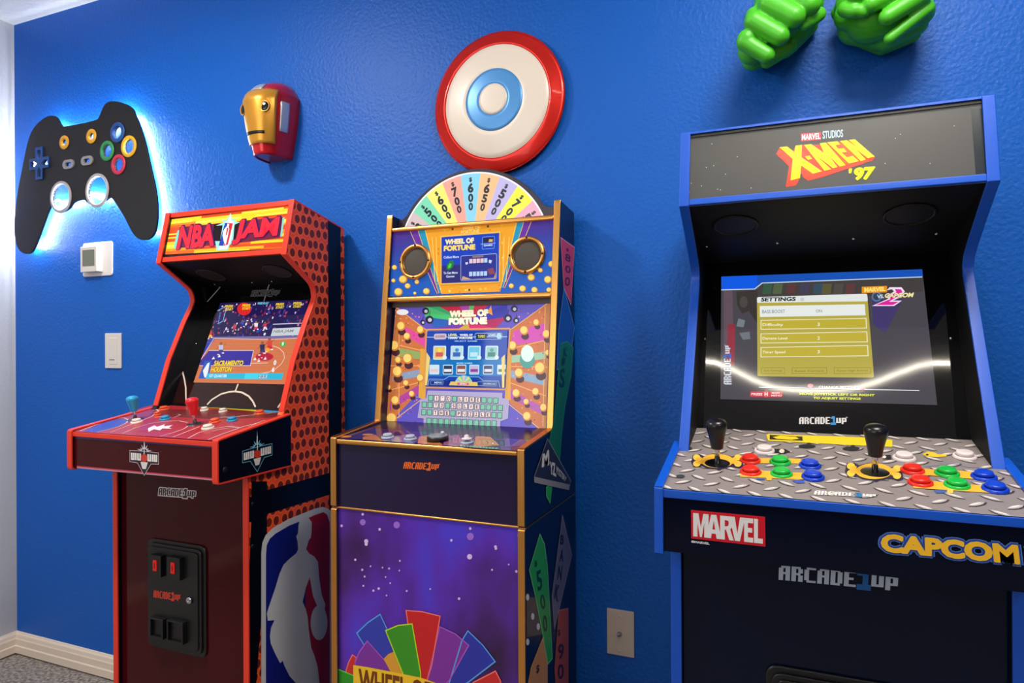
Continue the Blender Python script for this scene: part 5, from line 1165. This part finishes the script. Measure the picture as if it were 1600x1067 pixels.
# tall condensed capitals
def cap(ch, x0, x1, ty, by_):
    """ty, by_: top and bottom line as functions of x; blocky outline on a unit box"""
    G3 = {'M': [(0, 0), (.0, 1), (.34, 1), (.5, .42), (.66, 1), (1, 1), (1, 0), (.72, 0), (.72, .6), (.56, 0), (.44, 0), (.28, .6), (.28, 0)],
          'V': [(0, 1), (.33, 1), (.5, .32), (.67, 1), (1, 1), (.66, 0), (.34, 0)], 'E': [(0, 0), (0, 1), (1, 1), (1, .8), (.42, .8), (.42, .6), (.9, .6), (.9, .41), (.42, .41), (.42, .2), (1, .2), (1, 0)],
          'L': [(0, 0), (0, 1), (.45, 1), (.45, .2), (1, .2), (1, 0)]}
    m_ = lambda u, v: (x0+(x1-x0)*u, by_(x0+(x1-x0)*u)+(ty(x0+(x1-x0)*u)-by_(x0+(x1-x0)*u))*v)
    if ch == 'A':
        for P_ in ([(0, 0), (.33, 1), (.67, 1), (.5, .75), (.32, 0)], [(1, 0), (.67, 1), (.33, 1), (.5, .75), (.68, 0)], [(.2, .2), (.8, .2), (.8, .38), (.2, .38)]): a.poly([m_(*p) for p in P_], (232, 228, 226), 2)
    elif ch == 'R':
        for P_ in ([(0, 0), (0, 1), (.35, 1), (.35, 0)], [(.3, 1), (.75, 1), (.97, .86), (.97, .62), (.8, .48), (.35, .42), (.35, .56), (.58, .58), (.64, .68), (.62, .8), (.3, .84)], [(.4, .5), (.72, .5), (1.02, 0), (.68, 0)]): a.poly([m_(*p) for p in P_], (232, 228, 226), 2)
    else: a.poly([m_(*p) for p in G3[ch]], (232, 228, 226), 2)
ty = lambda x: 168+(x-185)*.096; by_ = lambda x: 460+(x-185)*.108
for ch, x0, x1 in (('M', 185, 378), ('A', 345, 540), ('R', 522, 690), ('V', 640, 835), ('E', 822, 935), ('L', 945, 1055)): cap(ch, x0, x1, ty, by_)
a.text('©MARVEL', [(160, 512), (390, 538), (390, 568), (160, 542)], (220, 220, 220), 0, off=.05)
a.build('block_lettering', 'print', dk2, label='white MARVEL lettering on a red block')
a = Art(pf2, (1360, 810, 6.667))
cq = [(108, 150), (1535, 272), (1562, 482), (104, 345)]
for gr, c, L in ((.13, (92, 130, 196), 0), (.10, (26, 66, 160), 1)): a.text('CAPCOM', cq, c, L, off=.06, grow=gr-.03)
a.text('CAPCOM', cq, (248, 190, 46), 3, off=.06)
a.text('TM', [(1592, 290), (1625, 292), (1625, 316), (1592, 314)], (150, 160, 190), 3)
a.build('outlined_lettering', 'print', dk2, label='yellow CAPCOM lettering with a blue outline')
pl2 = Plane((0, -.515, 0), (1, 0, 0), (0, 0, 1))
a = Art(pl2, (1010, 780, 2.712)); a.logo([(562, 280), (1080, 318), (1076, 390), (560, 340)], (196, 208, 226), (24, 100, 176), 0); a.build('word_mark', 'print', bc, label='grey ARCADE1UP lettering with a blue 1')
zc = pl2.uv(1300, 1052)[1]
tlx = pl2.uv(1196, 1060)[0]
coin_door(bc, pl2, ((tlx, zc), (tlx+.19, zc-.31)))
# ================================================================ things on the wall
# game controller wall light
pc = Plane((0, -.040, 0), (1, 0, 0), (0, 0, 1)); ZC_ = (0, 130, 3.678)
gc_ = empty('controller_wall_light', tuple(on(1, -.02, 135, 285)), 'black game-controller-shaped panel glowing white behind its edges, above the thermostat', 'wall light')
outl = [(300, 185), (316, 188), (330, 205), (345, 235), (362, 251), (460, 234), (557, 211), (568, 196), (590, 140), (608, 112), (640, 102), (690, 107), (735, 124), (765, 150), (772, 178), (790, 215), (812, 275), (832, 340), (850, 420), (870, 510), (888, 590), (899, 660), (903, 730), (900, 800), (890, 855), (865, 890), (830, 903), (795, 896), (765, 868), (740, 820), (710, 760), (672, 700), (640, 655), (624, 655), (560, 715), (500, 690), (485, 665), (420, 678), (400, 720), (350, 745), (310, 730), (290, 700), (270, 750), (240, 830), (215, 900), (190, 960), (165, 982), (135, 980), (105, 955), (88, 910), (82, 850), (84, 770), (92, 690), (105, 600), (125, 500), (145, 400), (160, 330), (185, 265), (230, 215), (270, 190)]
def smooth(P, n=2):
    for _ in range(n):
        Q = []
        for i in range(len(P)):
            a_, b_ = P[i], P[(i+1) % len(P)]
            Q += [tuple(a_[k]*.75+b_[k]*.25 for k in range(len(a_))), tuple(a_[k]*.25+b_[k]*.75 for k in range(len(a_)))]
        P = Q
    return P
pcw = [pc.uv(x/3.678, 130+y/3.678) for x, y in smooth(outl, 2)]
holes = []   # (centre px, rx, ry)
def hc(x, y): return pc.uv(x/3.678, 130+y/3.678)
ringspec = [((373, 341), .0250, (236, 170, 40), .46), ((529, 306), .0255, (236, 170, 40), .46), ((679, 284), .0350, (30, 78, 150), .60), ((619, 390), .0350, (50, 150, 80), .64), ((744, 364), .0370, (240, 182, 40), .66), ((684, 468), .0350, (206, 50, 74), .64), ((353, 655), .0580, (176, 170, 170), .82), ((562, 617), .0600, (176, 170, 170), .82)]
pills = [((398, 467), .0300, .0165), ((505, 446), .0300, .0165)]
cu = bpy.data.curves.new('controller_outline', 'CURVE'); cu.dimensions = '2D'; cu.fill_mode = 'BOTH'; cu.extrude = .004
def spl(pts):
    s_ = cu.splines.new('POLY'); s_.points.add(len(pts)-1)
    for i, p in enumerate(pts): s_.points[i].co = (p[0], p[1], 0, 1)
    s_.use_cyclic_u = True
spl(pcw)
for c, r, col, k in ringspec:
    u = hc(*c); spl([(u[0]+r*k*math.cos(2*PI*i/28), u[1]+r*k*math.sin(2*PI*i/28)) for i in range(28)])
for c, rx, ry in pills:
    u = hc(*c); spl([(u[0]+(1 if math.cos(t) > 0 else -1)*(rx-ry)*.7+ry*.45*math.cos(t), u[1]+ry*.45*math.sin(t)) for t in [2*PI*(i+.5)/20 for i in range(20)]])
dc = hc(231, 462); dph = []
for dx, dy in ((0, 1), (0, -1), (1, 0), (-1, 0)):
    cxy = (dc[0]+dx*.0340, dc[1]+dy*.0340); t0 = (-dy, dx)
    q_ = [(cxy[0]-dx*.0200, cxy[1]-dy*.0200), (cxy[0]-dx*.007+t0[0]*.0105, cxy[1]-dy*.007+t0[1]*.0105), (cxy[0]+dx*.0155+t0[0]*.0105, cxy[1]+dy*.0155+t0[1]*.0105), (cxy[0]+dx*.0155-t0[0]*.0105, cxy[1]+dy*.0155-t0[1]*.0105), (cxy[0]-dx*.007-t0[0]*.0105, cxy[1]-dy*.007-t0[1]*.0105)]
    spl(q_); dph.append(q_)
tmp = bpy.data.objects.new('t', cu); COL.objects.link(tmp); dg = bpy.context.evaluated_depsgraph_get(); dg.update(); me = bpy.data.meshes.new_from_object(tmp.evaluated_get(dg)); bpy.data.objects.remove(tmp)
for v in me.vertices: x, z, d = v.co; v.co = (x, -.036-d, z)
me.name = 'panel'; me.materials.clear(); me.materials.append(mat('matt_black_panel', (26, 25, 27), .5))
bm = bmesh.new(); bm.from_mesh(me); bmesh.ops.remove_doubles(bm, verts=bm.verts, dist=1e-6); bmesh.ops.recalc_face_normals(bm, faces=bm.faces); bm.to_mesh(me); bm.free()
finish('panel', me, gc_)
RY = rot_from((0, -1, 0))
for c, r, col, k in ringspec:
    u = hc(*c); p_ = (u[0], -.040, u[1])
    MB().lathe([(r*k, -.003), (r*k, .004), (r*(k*.6+.4), .0055), (r, .004), (r, 0), (r*k, -.003)], 40, caps=False).build('ring', plastic(col, .4), gc_, at=(p_, RY), label={(30, 78, 150): 'blue ring', (50, 150, 80): 'green ring', (206, 50, 74): 'red ring', (176, 170, 170): 'large grey ring'}.get(col, 'yellow ring'))
for c, rx, ry in pills:
    u = hc(*c); pts = []; n = 28
    o_, i_ = [], []
    for i in range(n):
        t = 2*PI*(i+.5)/n; sg = 1 if math.cos(t) > 0 else -1
        o_.append((u[0]+sg*(rx-ry)+ry*math.cos(t), u[1]+ry*math.sin(t))); i_.append((u[0]+sg*(rx-ry)*.7+ry*.45*math.cos(t), u[1]+ry*.45*math.sin(t)))
    m = MB(); v = [(p[0], -.040, p[1]) for p in o_]+[(p[0], -.045, p[1]) for p in o_]+[(p[0], -.045, p[1]) for p in i_]+[(p[0], -.038, p[1]) for p in i_]
    f = []
    for L in range(3):
        for i in range(n): f.append((L*n+i, L*n+(i+1) % n, (L+1)*n+(i+1) % n, (L+1)*n+i))
    m.add(v, f).build('pill_button_rim', plastic((150, 148, 150), .4), gc_)
# d-pad frame with four cut-outs
cu = bpy.data.curves.new('pad', 'CURVE'); cu.dimensions = '2D'; cu.fill_mode = 'BOTH'; cu.extrude = .0025
A_, B_ = .0205, .0600
spl([(dc[0]+x, dc[1]+y) for x, y in ((-A_, B_), (A_, B_), (A_, A_), (B_*.92, A_), (B_*.92, -A_), (A_, -A_), (A_, -B_), (-A_, -B_), (-A_, -A_), (-B_*.92, -A_), (-B_*.92, A_), (-A_, A_))])
for q_ in dph: spl(q_)
tmp = bpy.data.objects.new('t', cu); COL.objects.link(tmp); dg = bpy.context.evaluated_depsgraph_get(); dg.update(); me = bpy.data.meshes.new_from_object(tmp.evaluated_get(dg)); bpy.data.objects.remove(tmp)
for v in me.vertices: x, z, d = v.co; v.co = (x, -.0425-d, z)
me.materials.clear(); me.materials.append(plastic((28, 74, 140), .4)); finish('direction_pad', me, gc_)
M['led'] = mat('white_led', (255, 255, 255), .5, emit=(226, 238, 255), strength=170)
cxm = sum(p[0] for p in pcw)/len(pcw)
n = len(pcw); strip = []
for i in range(0, n, 2):
    a_, b_ = Vector(pcw[i-2]), Vector(pcw[(i+2) % n]); t = (b_-a_).normalized(); nn = Vector((t.y, -t.x)); p = Vector(pcw[i])
    strip.append((p.x, -.016, p.y, nn))
ar_ = sum(pcw[i][0]*pcw[(i+1) % n][1]-pcw[(i+1) % n][0]*pcw[i][1] for i in range(n)); sg = -1 if ar_ > 0 else 1
pth = [(x+sg*nn.x*.030, y, z+sg*nn.y*.030) for x, y, z, nn in strip]
ls = MB().tube(pth, .0032, 6, closed=True).build('light_strip', 'led', gc_)
sm_ = MB()
for c in ((210, 420), (690, 420), (140, 850), (830, 800)):
    u = hc(*c); sm_ = MB().box(u[0]-.008, u[0]+.008, -.032, -.0002, u[1]-.008, u[1]+.008).build('standoff', 'black_plastic', gc_)
# thermostat
th = empty('thermostat', tuple(on(1, 0, 150, 408)), 'white wall thermostat with a small grey display', 'thermostat')
pw_ = Plane((0, -.006, 0), (1, 0, 0), (0, 0, 1))
def wbox(px0, px1, d0, d1, name, m, par, rad=.006, bev=.002, pl=None):
    P0 = Plane((0, -d1, 0), (1, 0, 0), (0, 0, 1)); (x0, z1), (x1, z0) = P0.uv(*px0), P0.uv(*px1)
    a = Art(P0, 'uv', h0=0); a.rrect([(x0, z1), (x1, z1), (x1, z0), (x0, z0)], rad, (0, 0, 0), 0, True)
    return MB().extr([Vector(p) for p in a.v], (0, d1-d0, 0)).build(name, m, par, bevel=bev)
wbox((129, 380.5), (175, 430), 0.0003, .006, 'back_plate', 'white_plastic', th, .010)
tb = wbox((125, 386), (151, 424), .006, .030, 'housing', 'white_plastic', th, .004, .003)
wbox((128.5, 391), (147.3, 415), .030, .0308, 'display', mat('grey_display', (120, 126, 112), .2), tb, .001, .0003)
# switch
sw = empty('wall_switch', tuple(on(1, 0, 176, 548)), 'tall narrow white wall switch plate below the thermostat', 'light switch')
wbox((163.7, 520.8), (188.8, 575.5), .0003, .006, 'plate', 'white_plastic', sw, .003, .0015)
wbox((170.5, 528), (182, 569), .006, .0078, 'rocker', 'white_plastic', sw, .001, .0007)
wbox((170.3, 561), (178.5, 563), .0078, .0084, 'slider', plastic((150, 142, 138)), sw, .0005, .0002)
# coax plate
jk = empty('wall_plate', tuple(on(1, 0, 969, 990)), 'ivory wall plate with a small coaxial jack, low between two cabinets', 'wall plate')
wbox((948, 950.3), (991, 1028.5), .0003, .006, 'plate', 'ivory', jk, .002, .002)
q = on(1, -.006, 968, 990.5); MB().lathe([(.0062, 0), (.0062, .002), (.0048, .0022), (.0048, .009), (.0032, .009), (.003, .005), (.0001, .005)], 18).build('coaxial_jack', 'chrome', jk, at=(q, RY))
for p in ((968, 963), (968, 1017)):
    q = on(1, -.006, *p); MB().lathe([(.003, 0), (.003, .0006), (.002, .0012), (.0001, .0013)], 12).build('screw', 'ivory', jk, at=(q, RY))
# round disc
rd = empty('round_wall_disc', tuple(on(1, -.03, 770, 153)), 'large round domed metal disc in red, cream and blue, above the wheel topper', 'wall decoration')
cxy = on(1, -.048, 769.5, 154); rad = .1885
dome = lambda r: .046-.030*(r/rad)**2
def ringm(r0, r1, name, m, lip=0):
    n = 5; pr = [(max(r0+(r1-r0)*k/n, .0001), dome(r0+(r1-r0)*k/n)+lip) for k in range(n+1)]
    pr = [(max(r0, .0001), dome(r0)-.006)]+pr+[(r1, dome(r1)-.006)]
    return MB().lathe(pr, 96).build(name, m, rd, at=((cxy.x, 0, cxy.z), RY))
M['disc_red'] = mat('brushed_red_enamel', (226, 36, 24), .26, metal=.55, coat=.3); M['disc_cream'] = mat('cream_enamel', (240, 226, 210), .35, coat=.2); M['disc_blue'] = mat('light_blue_enamel', (86, 156, 222), .35, metal=.2)
for nm in ('disc_red',):
    nt = M[nm].node_tree; tg = nt.nodes.new('ShaderNodeTangent'); tg.direction_type = 'RADIAL'; tg.axis = 'Z'; b = nt.nodes['Principled BSDF']; b.inputs['Anisotropic'].default_value = .8; nt.links.new(tg.outputs[0], b.inputs['Tangent'])
ringm(.150, rad, 'outer_ring', 'disc_red', .0008); ringm(.082, .150, 'middle_ring', 'disc_cream'); ringm(.0405, .082, 'inner_field', 'disc_blue', .0006); ringm(0, .0405, 'centre_disc', 'disc_cream', .0012)
MB().lathe([(rad-.001, dome(rad)-.004), (rad+.0008, dome(rad)), (rad-.001, dome(rad)+.0012), (rad-.004, dome(rad)-.001)], 96).build('rolled_rim', 'disc_red', rd, at=((cxy.x, 0, cxy.z), RY))
MB().lathe([(.06, .0003), (.06, .02), (.0001, .02)], 24).build('wall_mount', 'black_plastic', rd, at=((cxy.x, 0, cxy.z), RY))
# mask
mk = empty('wall_mask', tuple(on(1, -.02, 420, 190)), 'red and gold robot-style wall mask with round dark eyes', 'wall mask')
MX, MZ0, MH, MW, MD = -1.460, 1.764, .238, .077, .118
def prof_m(t):
    w = MW*(.62+.38*math.sin(PI*min(1, t*1.25+.0)*.5)) if t < .8 else MW*math.sqrt(max(0, 1-((t-.62)/.40)**2))*1.04
    d = MD*(.74+.26*math.sin(PI*t*.62+.25)) if t < .7 else MD*math.sqrt(max(0, 1-((t-.45)/.56)**2))*1.10
    return max(w, .002), max(d, .004)
def MP(t, th, off=0):
    w, d = prof_m(t); s_, c_ = math.sin(th), math.cos(th)
    e = .86; x = (w+off)*math.copysign(abs(s_)**e, s_); y = -(d+off)*abs(c_)**.80
    return Vector((MX+x, min(y, -.0005), MZ0+MH*t+(.0 if t > .1 else 0)+off*.4*(t-.4)))
def mpatch(t0, t1, a0, a1, off, name, m, nt=28, na=36, rim=True):
    v = []; f = []; na1 = na+1
    for lay, o_ in ((0, off), (1, off-.006)):
        for i in range(nt+1):
            for j in range(na1): v.append(MP(t0+(t1-t0)*i/nt, math.radians(a0+(a1-a0)*j/na), o_))
    N = (nt+1)*na1
    for i in range(nt):
        for j in range(na):
            q = i*na1+j; f.append((q, q+1, q+na1+1, q+na1)); f.append((N+q, N+q+na1, N+q+na1+1, N+q+1))
    bd = [(0, j) for j in range(na)]+[(i, na) for i in range(nt)]+[(nt, j) for j in range(na, 0, -1)]+[(i, 0) for i in range(nt, 0, -1)]
    for k in range(len(bd)):
        a_, b_ = bd[k], bd[(k+1) % len(bd)]; p, q = a_[0]*na1+a_[1], b_[0]*na1+b_[1]; f.append((p, q, N+q, N+p))
    return MB().add(v, f, 0, True).build(name, m, mk)
M['mask_red'] = mat('metallic_red_shell', (206, 26, 40), .25, metal=.35, coat=.4); M['mask_gold'] = mat('satin_gold_face', (226, 160, 56), .32, metal=.55); M['mask_silver'] = mat('silver_insert', (196, 198, 202), .3, metal=.5)
mpatch(0, .985, -90, 90, 0, 'shell', 'mask_red')
MB().extr([MP(.012, math.radians(-90+180*k/24), -.001) for k in range(25)], (0, 0, .004)).build('chin_plate', 'mask_red', mk)
mpatch(.13, .80, -50, 50, .0045, 'face_plate', 'mask_gold', 18, 24)
mpatch(.30, .66, 58, 74, .0035, 'cheek_insert', 'mask_silver', 8, 6); mpatch(.30, .66, -74, -58, .0035, 'cheek_insert', 'mask_silver', 8, 6)
mpatch(.24, .275, -26, 26, .0062, 'mouth_slot', 'black', 3, 14)
mpatch(.80, .90, -14, 14, .004, 'crest', 'mask_silver', 5, 8)
for sg_ in (-1, 1):
    c = MP(.565, math.radians(27*sg_), .0045); nrm = (c-Vector((MX, .03, MZ0+MH*.5))).normalized(); nrm.z = 0; R = rot_from(nrm)
    e = MB().lathe([(.0175, -.004), (.0175, .0015), (.0155, .0028), (.0145, .0005)], 32).build('eye_ring', 'mask_gold', mk, at=(c, R)); q = MB().lathe([(.0148, -.003), (.0148, .0004), (.009, .0016), (.0001, .002)], 28).build('eye_lens', mat('dark_lens', (20, 26, 30), .08), e, at=(c, None)); q.location = (0, 0, 0)
# foam fists
M['green_foam'] = mat('green_vinyl', (74, 184, 32), .42)
def capsule(p, q, r0, r1, n=16, m=8):
    p, q = Vector(p), Vector(q); ax = (q-p); L = ax.length; ax = ax/L if L > 1e-6 else Vector((0, 0, 1)); R = rot_from(ax, (1, 0, 0) if abs(ax.x) < .9 else (0, 1, 0)); v = []; f = []; rows = []
    for k in range(m+1): t = -PI/2+PI/2*k/m; rows.append((r0*math.cos(t), r0*math.sin(t)))
    for k in range(m+1): t = PI/2*k/m; rows.append((r1*math.cos(t), L+r1*math.sin(t)))
    for r, z in rows:
        for k in range(n): a_ = 2*PI*k/n; v.append(p+R@Vector((max(r, 1e-5)*math.cos(a_), max(r, 1e-5)*math.sin(a_), z)))
    for j in range(len(rows)-1):
        for k in range(n): f.append((j*n+k, j*n+(k+1) % n, (j+1)*n+(k+1) % n, (j+1)*n+k))
    f.append(list(range(n-1, -1, -1))); f.append([(len(rows)-1)*n+k for k in range(n)])
    return v, f
def fist(z, caps, label, loc):
    r_ = empty('toy_fist', loc, label, 'toy', 'pair of green toy fists hung high on the wall'); m = MB()
    for a_, b_, r0, r1 in caps:
        P_ = [on(1, d, z[0]+x/z[2], z[1]+y/z[2]) for x, y, d in (a_, b_)]; v, f = capsule(P_[0], P_[1], r0, r1); m.add(v, f, 0, True)
    o = m.build('fist', 'green_foam', r_)
    for md in list(o.modifiers): o.modifiers.remove(md)
    q = o.modifiers.new('remesh', 'REMESH'); q.mode = 'VOXEL'; q.voxel_size = .0022; q.use_smooth_shade = True
    q = o.modifiers.new('smooth', 'SMOOTH'); q.iterations = 5; q.factor = .6
    return r_, o
za = (1140, 0, 8.894)
fist(za, [((215, 585, -.150), (520, 770, -.150), .0185, .0170), ((345, 300, -.158), (700, 500, -.162), .0215, .0200), ((560, 60, -.160), (900, 230, -.170), .0240, .0225), ((870, -160, -.158), (1120, 60, -.170), .0230, .0215),
     ((1035, 350, -.150), (1110, 295, -.150), .0110, .0130), ((1130, 280, -.145), (1235, 200, -.130), .0135, .0150),
     ((310, 700, -.105), (600, 420, -.105), .0300, .0380), ((600, 420, -.105), (960, 60, -.105), .0380, .042), ((330, 820, -.060), (760, 560, -.055), .0250, .036), ((760, 560, -.055), (1070, 170, -.06), .036, .031), ((420, 850, -.02), (780, 690, -.02), .017, .019), ((780, 690, -.02), (1100, 360, -.025), .019, .020),
     ((1000, 60, -.10), (930, -260, -.08), .044, .045), ((700, 60, -.10), (800, -260, -.08), .050, .055), ((520, 860, -.09), (800, 640, -.09), .014, .02),
     ((235, 545, -.150), (290, 470, -.120), .0200, .016), ((345, 225, -.145), (345, 225, -.120), .0190, .019), ((500, 60, -.140), (480, 40, -.11), .022, .022)],
     'green vinyl toy fist with knuckles to the left, left one of the pair', tuple(on(1, -.02, 1215, 20)))
zb_ = (1290, 0, 8.889)
fist(zb_, [((1400, 135, -.135), (890, 535, -.140), .0120, .0115), ((1330, -60, -.150), (860, 235, -.160), .0185, .0165), ((1010, -120, -.155), (640, 60, -.165), .0185, .0165), ((700, -180, -.16), (430, -60, -.165), .0190, .017),
     ((280, 130, -.150), (400, 150, -.160), .0160, .0145), ((440, 150, -.160), (520, 165, -.160), .0135, .0125),
     ((330, 220, -.09), (620, 250, -.11), .030, .040), ((620, 300, -.10), (1050, 200, -.10), .044, .040), ((1050, 200, -.10), (1320, 170, -.10), .040, .026), ((420, 380, -.06), (850, 500, -.07), .036, .030), ((850, 500, -.06), (1250, 330, -.06), .032, .024),
     ((470, 540, -.025), (780, 660, -.025), .016, .016), ((780, 660, -.025), (1200, 480, -.025), .016, .017), ((400, 60, -.08), (560, -240, -.08), .038, .045), ((1150, 60, -.09), (960, -250, -.08), .045, .055), ((700, 40, -.09), (720, -250, -.08), .055, .060), ((200, 170, -.06), (330, 330, -.05), .018, .022), ((1405, 120, -.13), (1380, 60, -.1), .0150, .015)],
     'green vinyl toy fist tilted right, right one of the pair', tuple(on(1, -.02, 1380, 10)))
# LED strip run along the ceiling, seen mirrored in the right-hand screen
cp_ = [(125, 485), (170, 471), (225, 478), (300, 510), (400, 560), (480, 588), (560, 600), (640, 603), (720, 602), (800, 598), (860, 588), (940, 565), (1040, 525), (1130, 492), (1200, 480), (1260, 480), (1325, 487)]
pts = []
for x, y in cp_:
    P_ = pb2.hit(1040+x/2.857, 400+y/2.857); d = (P_-CPOS).normalized(); r = d-2*d.dot(pb2.n)*pb2.n
    pts.append(P_+r*((ZC-.006-P_.z)/r.z))
le = empty('led_light_strip', tuple(pts[8]), 'curved white light strip on the ceiling, mirrored as a bright line in the right-hand screen', 'light strip')
M['led_warm'] = mat('warm_led', (255, 255, 255), .5, emit=(255, 246, 226), strength=60)
MB().tube(pts, .0045, 8).build('light_tube', 'led_warm', le)
print('LEDPTS', [tuple(round(c, 2) for c in p) for p in pts])
